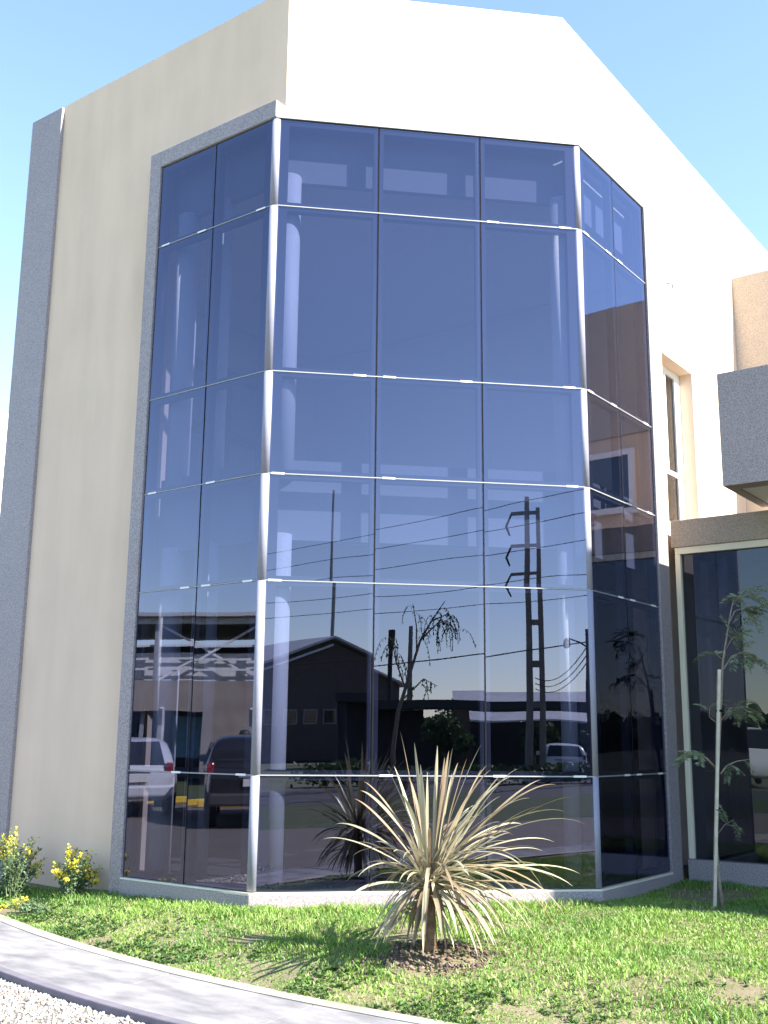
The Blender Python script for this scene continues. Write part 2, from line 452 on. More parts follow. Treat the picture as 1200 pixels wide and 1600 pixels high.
# curtain wall
GAP = 0.007
rnd = random.Random(3)
for (P0, P1, n, k) in FACES:
    u = Vector((P1[0] - P0[0], P1[1] - P0[1])); Ln = u.length; u.normalize()
    wv = (-n[0], -n[1])               # inwards
    ends0 = 0.0 if P0 is L0 else 0.030
    ends1 = 0.0 if P1 is C0 else 0.030
    cut = [Ln * i / k for i in range(k + 1)]
    for c in range(k):
        a0 = cut[c] + (GAP if c else ends0 + 0.004); a1 = cut[c + 1] - (GAP if c < k - 1 else ends1 + 0.004)
        for r in range(6):
            z1, z0 = HZ[r] - GAP, HZ[r + 1] + GAP
            cx, cz = (a0 + a1) / 2, (z0 + z1) / 2
            hw, hh = (a1 - a0) / 2, (z1 - z0) / 2
            mb = MB()
            v = [(-hw, 0, -hh), (hw, 0, -hh), (hw, 0, hh), (-hw, 0, hh), (-hw, 0.008, -hh), (hw, 0.008, -hh), (hw, 0.008, hh), (-hw, 0.008, hh)]
            mb.add(v, [(0, 1, 2, 3)], 0)
            mb.add(v, [(5, 4, 7, 6), (0, 4, 5, 1), (1, 5, 6, 2), (2, 6, 7, 3), (3, 7, 4, 0)], 1)
            o = mb.build('glass_pane', [M['glass'], M['glass_plain']], bld)
            o.location = Vector((P0[0] + u[0] * cx, P0[1] + u[1] * cx, cz)) - BO
            # local x along u, local y inwards
            tl = 0.0018
            rot = Matrix(((u[0], wv[0], 0), (u[1], wv[1], 0), (0, 0, 1))).to_4x4()
            o.rotation_euler = (rot @ Matrix.Rotation(rnd.gauss(0, tl), 4, 'X') @ Matrix.Rotation(rnd.gauss(0, tl), 4, 'Z')).to_euler()
    # mullions behind the glass with a black joint between panes
    for c in range(k + 1):
        mb = PB()
        if c == 0 and P0 is L0: a, b = 0.0, 0.065
        elif c == k and P1 is C0: a, b = Ln - 0.065, Ln
        elif c == 0: a, b = 0.035, 0.125
        elif c == k: a, b = Ln - 0.125, Ln - 0.035
        else: a, b = cut[c] - 0.045, cut[c] + 0.045
        mb.obox(P0, u, wv, a, b, 0.011, 0.085, HZ[6] - 0.0, HZ[0])
        mb.build('mullion', M['alu_dark'])
        if 0 < c < k:
            jb = PB(); jb.obox(P0, u, wv, cut[c] - GAP + 0.001, cut[c] + GAP - 0.001, 0.002, 0.0105, HZ[6], HZ[0]); jb.build('joint', M['joint'])
    for r in range(7):
        e0, e1 = 0.126 if P0 is not L0 else 0.066, Ln - (0.126 if P1 is not C0 else 0.066)
        zz0, zz1 = (HZ[r] - 0.04, HZ[r] + 0.04)
        if r == 0: zz0, zz1 = HZ[0] - 0.055, HZ[0] - 0.001
        if r == 6: zz0, zz1 = HZ[6] + 0.001, HZ[6] + 0.055
        for c in range(k):
            f0 = e0 if c == 0 else cut[c] + 0.046
            f1 = e1 if c == k - 1 else cut[c + 1] - 0.046
            mb = PB(); mb.obox(P0, u, wv, f0, f1, 0.011, 0.080, zz0, zz1); mb.build('transom', M['alu_dark'])
        if 0 < r < 6:
            mb = PB(); mb.obox(P0, u, wv, 0.005, Ln - 0.005, -0.004, 0.010, HZ[r] - 0.0045, HZ[r] + 0.0045); mb.build('glazing_strip', M['alu_strip'])
            for c in range(k):
                if rnd.random() < 0.5:
                    mb = PB(); c0 = cut[c] + 0.06; mb.obox(P0, u, wv, c0, c0 + 0.11, -0.007, -0.0045, HZ[r] - 0.007, HZ[r] + 0.009); mb.build('clip', M['white_paint'])
                if rnd.random() < 0.5:
                    mb = PB(); c0 = cut[c + 1] - 0.20; mb.obox(P0, u, wv, c0, c0 + 0.11, -0.007, -0.0045, HZ[r] - 0.007, HZ[r] + 0.009); mb.build('clip', M['white_paint'])
# rounded corner posts, in lengths between the transoms
for (P, n1, n2, rad) in ((A0, (0, -1), (s2, -s2), 0.044), (B0, (s2, -s2), (1, 0), 0.040)):
    bis = Vector((n1[0] + n2[0], n1[1] + n2[1])).normalized()
    for r in range(6):
        mb = PB(); prof = [(rad, HZ[r + 1] + 0.004), (rad, HZ[r] - 0.004)]
        mb.lathe(prof, 24, (P[0] - bis[0] * 0.036, P[1] - bis[1] * 0.036, 0))
        o = mb.build('corner_post', M['alu'])
        for q in o.data.polygons: q.use_smooth = len(q.vertices) == 4

# interior: slabs, spandrel panels, columns, walls, doors
def bay_region(d, extra=None):
    a = bay_poly(-d)
    return a
def inner_floor(name, d, z0, z1, material):
    a = bay_poly(-d)
    mb = PB(); mb.prism([a[0], a[1], a[2], a[3], (-0.42, 3.49), (-0.42, 13.6), (-5.1, 13.6), (-5.1, 0.42), (-3.5, 0.42)], z0, z1); mb.build(name, material)
inner_floor('floor_slab', 0.27, 3.25, 3.72, M['inner_white'])
inner_floor('floor_slab', 0.10, 0.30, 0.372, M['inner_grey'])
inner_floor('ceiling', 0.27, 6.56, 6.70, M['inner_white'])
for z0, z1 in ((3.20, 3.90), (6.52, 7.02)):
    mb = PB(); bay_strip(mb, -0.20, -0.265, z0, z1); mb.build('spandrel_panel', M['spandrel'])
for (cx, cy) in ((-2.03, 0.24), (-2.84, 0.20), (-3.33, 0.24), (-0.22, 2.05)):
    for z0, z1 in ((0.374, 3.24), (3.722, 6.55)):
        mb = PB(); mb.lathe([(0.11, z0), (0.11, z1)], 28, (cx, cy, 0)); o = mb.build('column', M['white_paint'])
        for q in o.data.polygons: q.use_smooth = len(q.vertices) == 4
mb = PB(); mb.box(-5.05, -0.45, 6.0, 6.1, 0.38, 3.24); mb.build('interior_wall', M['inner_dark'])
mb = PB(); mb.box(-5.05, -0.45, 4.2, 4.3, 3.722, 6.55); mb.build('interior_wall', M['inner_mid'])
mb = PB(); mb.box(-5.10, -5.05, 0.45, 13.5, 3.722, 6.55); mb.build('interior_wall', M['inner_mid'])
mb = PB(); mb.box(-5.10, -5.05, 0.45, 13.5, 0.38, 3.24); mb.build('interior_wall', M['inner_dark'])
# two glazed timber doors in the upper side wall
M['frosted'] = mat('pale_frosted_pane', (0.30, 0.36, 0.42), 0.4, var=0.1, vscale=3)
for dy, wd_ in ((1.55, 0.80), (2.45, 0.95)):
    d = PB()
    d.box(-5.045, -4.97, dy, dy + .10, 3.725, 5.95); d.box(-5.045, -4.97, dy + wd_ - .10, dy + wd_, 3.725, 5.95)
    for z0, z1 in ((5.83, 5.95), (5.06, 5.18), (3.725, 3.95)): d.box(-5.045, -4.97, dy + .10, dy + wd_ - .10, z0, z1)
    fr = d.build('interior_door', mat('greyish_door_wood', (0.22, 0.17, 0.14), 0.6, var=0.1))
    pn = MB(); pn.box(-5.02, -5.0, dy + .101, dy + wd_ - .101, 3.951, 5.059); pn.box(-5.02, -5.0, dy + .101, dy + wd_ - .101, 5.181, 5.829)
    pn.v = [tuple(Vector(q) - BO) for q in pn.v]; pn.build('door_pane', M['frosted'], fr)

# small window in the right wall
mb = PB(); x0, x1 = -0.33, -0.27
for (a, b, c, d) in ((WY0 + .002, WY0 + 0.06, WZ0 + .002, WZ1 - .002), (WY1 - 0.16, WY1 - .002, WZ0 + .002, WZ1 - .002)):
    mb.box(x0, x1, a, b, c, d)
mb.box(x0, x1, WY0 + 0.06, WY1 - 0.16, WZ1 - 0.08, WZ1 - .002); mb.box(x0, x1, WY0 + 0.06, WY1 - 0.16, WZ0 + .002, WZ0 + 0.06)
mb.box(x0, x1, WY0 + 0.06, WY1 - 0.16, 4.42, 4.47); mb.box(x0, x1, 4.56, 4.61, 4.47, WZ1 - 0.08)
sw = mb.build('side_window', M['white_paint'])
q = MB(); q.box(-0.31, -0.29, WY0 + 0.06, WY1 - 0.16, WZ0 + 0.06, WZ1 - 0.08); q.v = [tuple(Vector(a) - BO) for a in q.v]; q.build('pane', M['glass_dark'], sw)
hk = PB(); hk.tube([(-0.12, 4.39, 6.53), (-0.07, 4.39, 6.53), (-0.05, 4.39, 6.50), (-0.055, 4.39, 6.46)], 0.008, 6); hk.build('wall_hook', M['alu_dark'])

# entrance wing
lt = PB(); lt.box(-0.005, 7.0, 3.88, 4.20, 3.465, 3.74); lt.build('lintel', M['granite_brown'], bevel=0.005)
wr = PB(); wr.box(-0.118, 7.0, 4.202, 6.7, 3.50, 3.70); wr.build('terrace_slab', mat('terrace_tile', (0.36, 0.34, 0.31), 0.8, var=0.1))
fr = PB()
fr.box(0.022, 7.0, 3.90, 3.98, 3.395, 3.463); fr.box(0.022, 0.075, 3.90, 3.98, 0.46, 3.394)
for xm in (2.05, 4.0, 6.0): fr.box(xm, xm + 0.05, 3.90, 3.98, 0.46, 3.394)
ef = fr.build('entrance_window', M['cream_metal'], bevel=0.003)
for a, b in ((0.075, 2.05), (2.10, 4.0), (4.05, 6.0), (6.05, 7.0)):
    q = MB()
    v = [(a, 3.945, 0.46), (b, 3.945, 0.46), (b, 3.945, 3.395), (a, 3.945, 3.395), (a, 3.953, 0.46), (b, 3.953, 0.46), (b, 3.953, 3.395), (a, 3.953, 3.395)]
    v = [tuple(Vector(c) - BO) for c in v]
    q.add(v, [(0, 1, 2, 3)], 0); q.add(v, [(5, 4, 7, 6), (0, 4, 5, 1), (1, 5, 6, 2), (2, 6, 7, 3), (3, 7, 4, 0)], 1)
    q.build('pane', [M['glass_entrance'], M['glass_plain']], ef)
pp = PB(); pp.box(0.022, 7.0, 3.87, 4.10, 0.05, 0.455); pp.build('plinth', M['granite'], bevel=0.003)
wi = PB(); wi.box(-0.118, 7.0, 4.11, 9.9, 0.30, 0.37); wi.build('floor_slab', M['inner_dark'])
wi = PB(); wi.box(0.0, 7.0, 9.9, 10.0, 0.3, 3.5); wi.box(7.0, 7.2, 3.88, 10.0, 0.05, 3.74); wi.box(-0.118, 7.0, 6.98, 9.9, 3.50, 3.70); wi.build('interior_wall', M['inner_dark'])
uw = PB(); uw.box(-0.118, 7.2, 6.7, 6.96, 3.49, 5.58); uw.build('upper_wall', M['beige'])
uw = PB(); uw.box(-0.118, 7.2, 6.66, 6.96, 5.582, 7.42); uw.build('upper_wall', M['tan_stone'])
q = PB(); q.box(1.55, 1.63, 6.64, 6.698, 4.50, 5.38); q.box(2.26, 2.34, 6.64, 6.698, 4.50, 5.38); q.box(1.63, 2.26, 6.64, 6.698, 5.30, 5.38); q.box(1.63, 2.26, 6.64, 6.698, 4.50, 4.58)
tf = q.build('terrace_window', M['white_paint'])
q = MB(); q.box(1.63, 2.26, 6.66, 6.697, 4.58, 5.30); q.v = [tuple(Vector(a) - BO) for a in q.v]; q.build('pane', M['glass_dark'], tf)
# granite canopy box with a white soffit
cp = PB(); 
cp.prism([(0.88, 2.92), (7.2, 2.92), (7.2, 3.12), (0.88, 3.12)], 3.80, 4.86)
cp.prism([(0.88, 3.12), (0.965, 3.12), (0.965, 4.02), (0.88, 4.02)], 3.80, 3.93)
cp.prism([(0.965, 3.12), (7.2, 3.12), (7.2, 4.02), (0.965, 4.02)], 3.87, 3.93)
pw = PB(); pw.box(5.0, 5.4, 2.17, 3.86, 0.05, 7.1); pw.build('shade_block', M['granite'])  # unseen block, added and sized to shade the bay's right side and lawn
can = cp.build('canopy', M['granite_dark'], bevel=0.004)
so = MB(); so.prism([(0.967, 3.122), (7.19, 3.122), (7.19, 4.015), (0.967, 4.015)], 3.815, 3.868); so.v = [tuple(Vector(a) - BO) for a in so.v]
so.build('soffit', M['white_paint'], can)

# ------------------------------------------------------------------ lawn grass (uncountable)
def leaf_mat(name, ca, cb, rough=0.55, scale=3.0, trans=0.25, dry=None):
    mt = bpy.data.materials.new(name); mt.use_nodes = True
    nt = mt.node_tree; nd = nt.nodes; L = nt.links; b = nd['Principled BSDF']
    tc = nd.new('ShaderNodeTexCoord'); n = nd.new('ShaderNodeTexNoise'); n.inputs['Scale'].default_value = scale; n.inputs['Detail'].default_value = 4
    L.new(tc.outputs['Object'], n.inputs['Vector'])
    r = nd.new('ShaderNodeValToRGB'); r.color_ramp.elements[0].position = 0.3; r.color_ramp.elements[1].position = 0.7
    r.color_ramp.elements[0].color = (*ca, 1); r.color_ramp.elements[1].color = (*cb, 1)
    if dry:
        e = r.color_ramp.elements.new(0.8); e.color = (*dry, 1)
    L.new(n.outputs['Fac'], r.inputs[0]); L.new(r.outputs[0], b.inputs['Base Color'])
    b.inputs['Roughness'].default_value = rough
    tr = nd.new('ShaderNodeBsdfTranslucent'); L.new(r.outputs[0], tr.inputs[0])
    mx = nd.new('ShaderNodeMixShader'); mx.inputs[0].default_value = trans
    L.new(b.outputs[0], mx.inputs[1]); L.new(tr.outputs[0], mx.inputs[2]); L.new(mx.outputs[0], nd['Material Output'].inputs[0])
    return mt

def in_building(x, y):
    if x < -3.45: return y > -0.03 if x > -5.7 else y > 0.3
    if x < -2.0: return y > -0.04
    if x < 0.0: return y > x + 2 - 0.05
    return y > 3.87

def mesh_obj(name, V, F, mats, parent=None, mi=None, smooth=False):
    me = bpy.data.meshes.new(name)
    V = np.asarray(V, dtype=np.float32).reshape(-1, 3)
    F = np.asarray(F, dtype=np.int32)
    nf, k = F.shape
    me.vertices.add(len(V)); me.vertices.foreach_set('co', V.ravel())
    me.loops.add(nf * k); me.loops.foreach_set('vertex_index', F.ravel())
    me.polygons.add(nf); me.polygons.foreach_set('loop_start', np.arange(0, nf * k, k, dtype=np.int32)); me.polygons.foreach_set('loop_total', np.full(nf, k, dtype=np.int32))
    for mm in (mats if isinstance(mats, (list, tuple)) else [mats]): me.materials.append(mm)
    if mi is not None: me.polygons.foreach_set('material_index', np.asarray(mi, dtype=np.int32))
    if smooth: me.polygons.foreach_set('use_smooth', np.ones(nf, dtype=bool))
    me.update(calc_edges=True)
    o = bpy.data.objects.new(name, me); COL.objects.link(o)
    if parent: o.parent = parent
    return o

gmat = [leaf_mat('fresh_grass', (0.19, 0.33, 0.05), (0.31, 0.46, 0.11), 0.5, 1.5, 0.35),
        leaf_mat('dark_grass', (0.11, 0.23, 0.035), (0.18, 0.33, 0.065), 0.5, 2.5, 0.35),
        leaf_mat('dry_grass', (0.26, 0.23, 0.10), (0.36, 0.32, 0.17), 0.6, 4.0, 0.3)]
def grass(n, xr, hscale=1.0):
    rs = np.random.RandomState(5)
    V, MI = [], []
    cnt = 0
    for _ in range(n):
        x = rs.uniform(*xr); ya = y_in(x) + 0.005 - 0.05 * max(0, noise.noise((x * 3.1, 2.0, 5)) + 0.25 * noise.noise((x * 14, 4.0, 5))); y = ya + rs.uniform(0, 1) ** 0.9 * (4.0 - ya)
        if in_building(x, y): continue
        sm = soil_mask(x, y)
        if rs.rand() < sm * 0.93: continue
        cl = noise.noise((x * 2.3, y * 2.3, 11)); edge = y - ya
        h = (0.018 + 0.027 * max(0, 0.4 + cl)) * rs.uniform(0.6, 1.3)
        if edge < 0.5: h *= 0.6
        # longer against the plinth
        db = 9.0
        if -5.7 < x < -2: db = -y
        elif -2 <= x < 0: db = (x + 2 - y) * 0.7
        elif x >= 0: db = min(3.87 - y, 9)
        if db < 0.30: h *= 1.7
        h *= hscale
        a = rs.uniform(0, 6.283); wd = rs.uniform(0.0028, 0.0060) * (1.5 if edge < 0.5 and rs.rand() < 0.5 else 1.0)
        la = rs.uniform(0, 6.283); ln = h * rs.uniform(0.2, 0.9)
        z = (lawn_z(x, y) if y > y_in(x) else PATH_Z) - 0.004
        dx, dy = math.cos(a) * wd, math.sin(a) * wd
        mx, my = math.cos(la) * ln * 0.35, math.sin(la) * ln * 0.35
        tx, ty = math.cos(la) * ln, math.sin(la) * ln
        V += [(x - dx, y - dy, z), (x + dx, y + dy, z), (x + mx + dx * .8, y + my + dy * .8, z + h * .6), (x + mx - dx * .8, y + my - dy * .8, z + h * .6), (x + tx, y + ty, z + h), (x + tx * 1.02, y + ty * 1.02, z + h * .99)]
        c = noise.noise((x * 1.4, y * 1.4, 21)) + rs.normal(0, 0.25)
        k = 2 if rs.rand() < 0.07 + 0.35 * sm else (1 if c < -0.12 else 0)
        MI += [k, k]; cnt += 1
    b = (np.arange(cnt) * 6)[:, None]
    F = np.concatenate([b + np.array([0, 1, 2, 3]), b + np.array([3, 2, 4, 5])], axis=1).reshape(-1, 4)
    return mesh_obj('grass', V, F, gmat, mi=MI)
tag(grass(270000, (-7.2, 3.4)), kind='stuff')

# small broad leaved weeds along the path edge and through the turf
def weeds(n):
    rs = np.random.RandomState(8); V, F, MI = [], [], []
    for _ in range(n):
        x = rs.uniform(-7, 3.2); ya = y_in(x); y = ya + abs(rs.normal(0, 0.45)) + 0.02
        if in_building(x, y) or y > 3.5: continue
        if noise.noise((x * 2.0, y * 2.0, 40)) < -0.05: continue
        z = lawn_z(x, y)
        for _k in range(rs.randint(4, 9)):
            a = rs.uniform(0, 6.283); l = rs.uniform(0.012, 0.028); h = rs.uniform(0.005, 0.03); wv = l * 0.42
            ca, sa = math.cos(a), math.sin(a); b = len(V)
            V += [(x, y, z + h * .3), (x + ca * l * .55 - sa * wv, y + sa * l * .55 + ca * wv, z + h), (x + ca * l, y + sa * l, z + h * .8), (x + ca * l * .55 + sa * wv, y + sa * l * .55 - ca * wv, z + h)]
            F.append((b, b + 1, b + 2, b + 3)); MI.append(1 if rs.rand() < 0.6 else 0)
    return mesh_obj('ground_cover', V, F, [leaf_mat('weed_light', (0.10, 0.19, 0.04), (0.17, 0.27, 0.08)), leaf_mat('weed_dark', (0.05, 0.11, 0.03), (0.09, 0.16, 0.045))], mi=MI)
tag(weeds(3600), kind='stuff')

# loose stones of the lot next to the kerb
def pebbles(name, n, xr, depth, size, mats, zf, yf):
    rs = np.random.RandomState(2); base = np.array([(1, 0, 0), (-1, 0, 0), (0, 1, 0), (0, -1, 0), (0, 0, 1), (0, 0, -1)], float)
    tri = np.array([(0, 2, 4), (2, 1, 4), (1, 3, 4), (3, 0, 4), (2, 0, 5), (1, 2, 5), (3, 1, 5), (0, 3, 5)])
    V, F, MI = [], [], []
    for i in range(n):
        x = rs.uniform(*xr); y = yf(x) - rs.uniform(0, 1) ** 1.2 * depth
        s = size * rs.lognormal(0, 0.35) * np.array([1, rs.uniform(.6, 1), rs.uniform(.4, .75)])
        a = rs.uniform(0, 6.283); P = base * s * rs.uniform(.8, 1.2, (6, 1))
        P = np.stack([P[:, 0] * math.cos(a) - P[:, 1] * math.sin(a), P[:, 0] * math.sin(a) + P[:, 1] * math.cos(a), P[:, 2]], 1)
        V.append(P + (x, y, zf(x, y) + s[2] * .4)); F.append(tri + 6 * i); MI += [rs.choice(len(mats), p=[.45, .35, .2])] * 8
    return mesh_obj(name, np.concatenate(V), np.concatenate(F), mats, mi=MI)
pmats = [mat('stone_pale', (0.52, 0.49, 0.45), 0.9, var=0.2, vscale=8), mat('stone_grey', (0.34, 0.32, 0.31), 0.9, var=0.2, vscale=8), mat('stone_brown', (0.27, 0.21, 0.17), 0.9, var=0.2, vscale=8)]
tag(pebbles('gravel', 26000, (-4.5, 1.5), 1.6, 0.009, pmats, lambda x, y: LOT, lambda x: y_out(x) - 0.005), kind='stuff')

# soil clods round the foot of the spiky plant
smats = [mat('clod_brown', (0.13, 0.085, 0.06), 0.95, var=0.3, vscale=20), mat('clod_dark', (0.075, 0.055, 0.045), 0.95, var=0.3, vscale=20), mat('clod_pale', (0.22, 0.16, 0.12), 0.95, var=0.3, vscale=20)]
tag(pebbles('soil_clods', 900, (PL[0] - 0.34, PL[0] + 0.42), 0.55, 0.014, smats, lawn_z, lambda x: PL[1] + 0.25), kind='stuff')

# ------------------------------------------------------------------ spiky plant (strap leaves)
lv = [leaf_mat('strap_olive', (0.29, 0.265, 0.175), (0.46, 0.43, 0.30), 0.34, 5, 0.22),
      leaf_mat('strap_bronze', (0.20, 0.14, 0.09), (0.32, 0.25, 0.16), 0.38, 5, 0.2),
      leaf_mat('strap_dry', (0.30, 0.235, 0.15), (0.44, 0.37, 0.24), 0.55, 5, 0.2)]
def strap(mb, c, tip, lift, wmax, fold=0.35, sag=0.0, n=12, twist=0.0):
    c, tip = Vector(c), Vector(tip)
    d = tip - c; ln = d.length
    ctrl = c + d * 0.48 + Vector((0, 0, lift * ln))
    ctrl2 = c + d * 0.85 + Vector((0, 0, lift * ln * 0.75))
    pts = []
    for i in range(n + 1):
        t = i / n
        pts.append(c * (1 - t) ** 3 + ctrl * 3 * t * (1 - t) ** 2 + ctrl2 * 3 * t * t * (1 - t) + tip * t ** 3)
    v, f = [], []
    for i, p_ in enumerate(pts):
        t = i / n
        tg = (pts[min(i + 1, n)] - pts[max(i - 1, 0)]).normalized()
        sd_ = tg.cross(Vector((0, 0, 1)))
        if sd_.length < 0.15: sd_ = Vector((d.y, -d.x, 0.0)) if abs(d.x) + abs(d.y) > 1e-3 else Vector((1, 0, 0))
        sd_.normalize()
        sd_ = Matrix.Rotation(twist * (0.3 + t), 3, tg) @ sd_
        nn = sd_.cross(tg).normalized()
        wd = wmax * (0.55 + 0.9 * t if t < 0.4 else (1 - ((t - 0.4) / 0.6) ** 1.7) * 0.91 + 0.0) * 0.5 + 0.0006
        v += [p_ - sd_ * wd + nn * wd * fold, p_, p_ + sd_ * wd + nn * wd * fold]
    for i in range(n):
        a = i * 3
        f += [(a, a + 1, a + 4, a + 3), (a + 1, a + 2, a + 5, a + 4)]
    mb.add(v, f)
rt = _r.copy()
bk = Vector((-math.sin(_yaw), math.cos(_yaw), 0))
pz = lawn_z(*PL) - 0.01
sp = empty('spiky_plant', (PL[0], PL[1], pz))
tag(sp, 'spiky plant of long bronze and olive strap leaves in the lawn before the glass bay', 'plant')
mb = MB()
mb.tube([(0, 0, -0.05), (0.01, 0.0, 0.12), (-0.005, 0.01, 0.28), (0.0, 0.0, 0.44), (0, 0, 0.56)], [0.05, 0.036, 0.032, 0.034, 0.025], 10)
mb.build('trunk', mat('shaggy_trunk', (0.12, 0.075, 0.045), 0.95, vscale=25, c2=(0.26, 0.17, 0.10), bump=1.0, bscale=60), sp, smooth=True)
# leaf tips measured in the vertical plane facing the camera: (right, up, depth)
def px2(x, y):   # photograph pixels to metres in the plant's plane
    return ((x - 671) / 214.0, (1487 - y) / 250.0)
tips = [(630, 1150), (648, 1168), (622, 1207), (612, 1212), (680, 1172), (695, 1180), (704, 1176), (690, 1190), (720, 1192), (712, 1200), (741, 1208), (748, 1202), (790, 1207),
        (768, 1214), (785, 1222), (828, 1226), (851, 1234), (812, 1244), (872, 1253), (822, 1265), (861, 1276), (879, 1291), (796, 1303), (775, 1304), (829, 1338), (770, 1322),
        (880, 1373), (858, 1382), (840, 1376), (780, 1385), (757, 1390), (836, 1416), (851, 1432), (800, 1440), (848, 1468), (830, 1460), (800, 1476), (812, 1470),
        (524, 1322), (556, 1394), (570, 1330), (596, 1328), (575, 1365), (590, 1372), (607, 1402), (597, 1474), (618, 1470), (632, 1462), (640, 1488), (660, 1492), (690, 1494),
        (700, 1488), (720, 1494), (745, 1490), (748, 1478), (760, 1484), (648, 1476), (610, 1446), (603, 1425), (676, 1490), (655, 1200), (668, 1215), (700, 1215), (730, 1235),
        (640, 1262), (770, 1252), (750, 1280), (640, 1300), (620, 1345), (720, 1420), (740, 1430), (760, 1440), (780, 1452), (700, 1440)]
rs = random.Random(12)
crown_px = (672, 1372)
for (tx, ty) in tips:
    X, Z = px2(tx, ty)
    cz = 0.46 + rs.uniform(-0.10, 0.06)
    ln2 = math.hypot(X, Z - cz)
    full = max(ln2 * 1.03, min(0.95, 0.72 + rs.uniform(-0.08, 0.14)))
    dp = math.sqrt(max(0.0, full ** 2 - ln2 ** 2)) * rs.choice((-1, 1)) * rs.uniform(0.35, 0.9)
    if Z < 0.12: dp = abs(dp) * rs.choice((-1, -1, 1)) * 0.6
    tip = rt * X + bk * dp + Vector((0, 0, max(Z, 0.02)))
    el = (Z - cz) / max(0.01, ln2)
    hor = math.sqrt(max(0, 1 - min(1, el * el)))
    lift = 0.03 + 0.13 * hor if el > -0.2 else 0.12 + 0.24 * hor
    c = rt * (0.02 * math.copysign(1, X)) + bk * (0.02 * (1 if dp > 0 else -1)) + Vector((0, 0, cz))
    mb = MB(); strap(mb, c, tip, lift * rs.uniform(0.7, 1.25), rs.uniform(0.022, 0.033), fold=rs.uniform(0.2, 0.5), twist=rs.uniform(-0.5, 0.5))
    mb.build('leaf', lv[0 if rs.random() < 0.62 else (1 if rs.random() < 0.7 else 2)], sp, smooth=True)
for i in range(88):      # the rest of the head, all round
    a = rs.uniform(0, 2 * math.pi); el = rs.triangular(-0.9, 1.3, 0.25); ln = rs.uniform(0.5, 0.86)
    cz = 0.46 + rs.uniform(-0.10, 0.08)
    tip = Vector((math.cos(a) * math.cos(el) * ln, math.sin(a) * math.cos(el) * ln, cz + math.sin(el) * ln))
    if tip.dot(rt) < -0.30 and rs.random() < 0.75: continue
    if tip.z < 0.02: tip.z = 0.02
    mb = MB(); strap(mb, (0.02 * math.cos(a), 0.02 * math.sin(a), cz), tip, (0.03 + 0.11 * math.cos(el)) if el > -.2 else 0.24, rs.uniform(0.022, 0.034), fold=rs.uniform(0.2, 0.5), twist=rs.uniform(-0.5, 0.5))
    mb.build('leaf', lv[0 if rs.random() < 0.6 else (1 if rs.random() < 0.7 else 2)], sp, smooth=True)

for i in range(46):      # older leaves hanging down over the foot
    a = rs.uniform(0, 2 * math.pi); r_ = rs.uniform(0.20, 0.62); d_ = Vector((math.cos(a), math.sin(a), 0))
    if d_.dot(rt) < -0.3: r_ *= 0.7
    if d_.dot(bk) > 0.2 and i % 2: d_ = d_ - bk * 2 * d_.dot(bk)
    tip = d_ * r_ + Vector((0, 0, rs.uniform(0.02, 0.16)))
    mb = MB(); strap(mb, d_ * 0.03 + Vector((0, 0, rs.uniform(0.26, 0.46))), tip, rs.uniform(0.16, 0.34), rs.uniform(0.022, 0.034), fold=rs.uniform(0.2, 0.5), twist=rs.uniform(-0.7, 0.7))
    mb.build('leaf', lv[0 if rs.random() < 0.4 else (1 if rs.random() < 0.45 else 2)], sp, smooth=True)
# ------------------------------------------------------------------ yellow flowering shrubs
sg = leaf_mat('shrub_leaf', (0.08, 0.14, 0.065), (0.15, 0.23, 0.11), 0.55, 6, 0.25)
sy = leaf_mat('yellow_petal', (0.72, 0.56, 0.03), (0.82, 0.70, 0.08), 0.5, 10, 0.3)
sst = mat('green_stem', (0.10, 0.13, 0.05), 0.8, var=0.2)
def rnd_quad(V, F, p_, s, rs, dirv=None, asp=0.4):
    d = dirv or Vector((rs.gauss(0, 1), rs.gauss(0, 1), rs.gauss(0, 1))).normalized()
    a = d.orthogonal().normalized(); a = Matrix.Rotation(rs.uniform(0, 6.28), 3, d) @ a
    nn = d.cross(a)
    b = len(V); q = p_ + d * s
    V += [p_, p_ + d * s * .5 + a * s * asp + nn * s * .06, q, p_ + d * s * .5 - a * s * asp + nn * s * .06]
    F.append((b, b + 1, b + 2, b + 3))
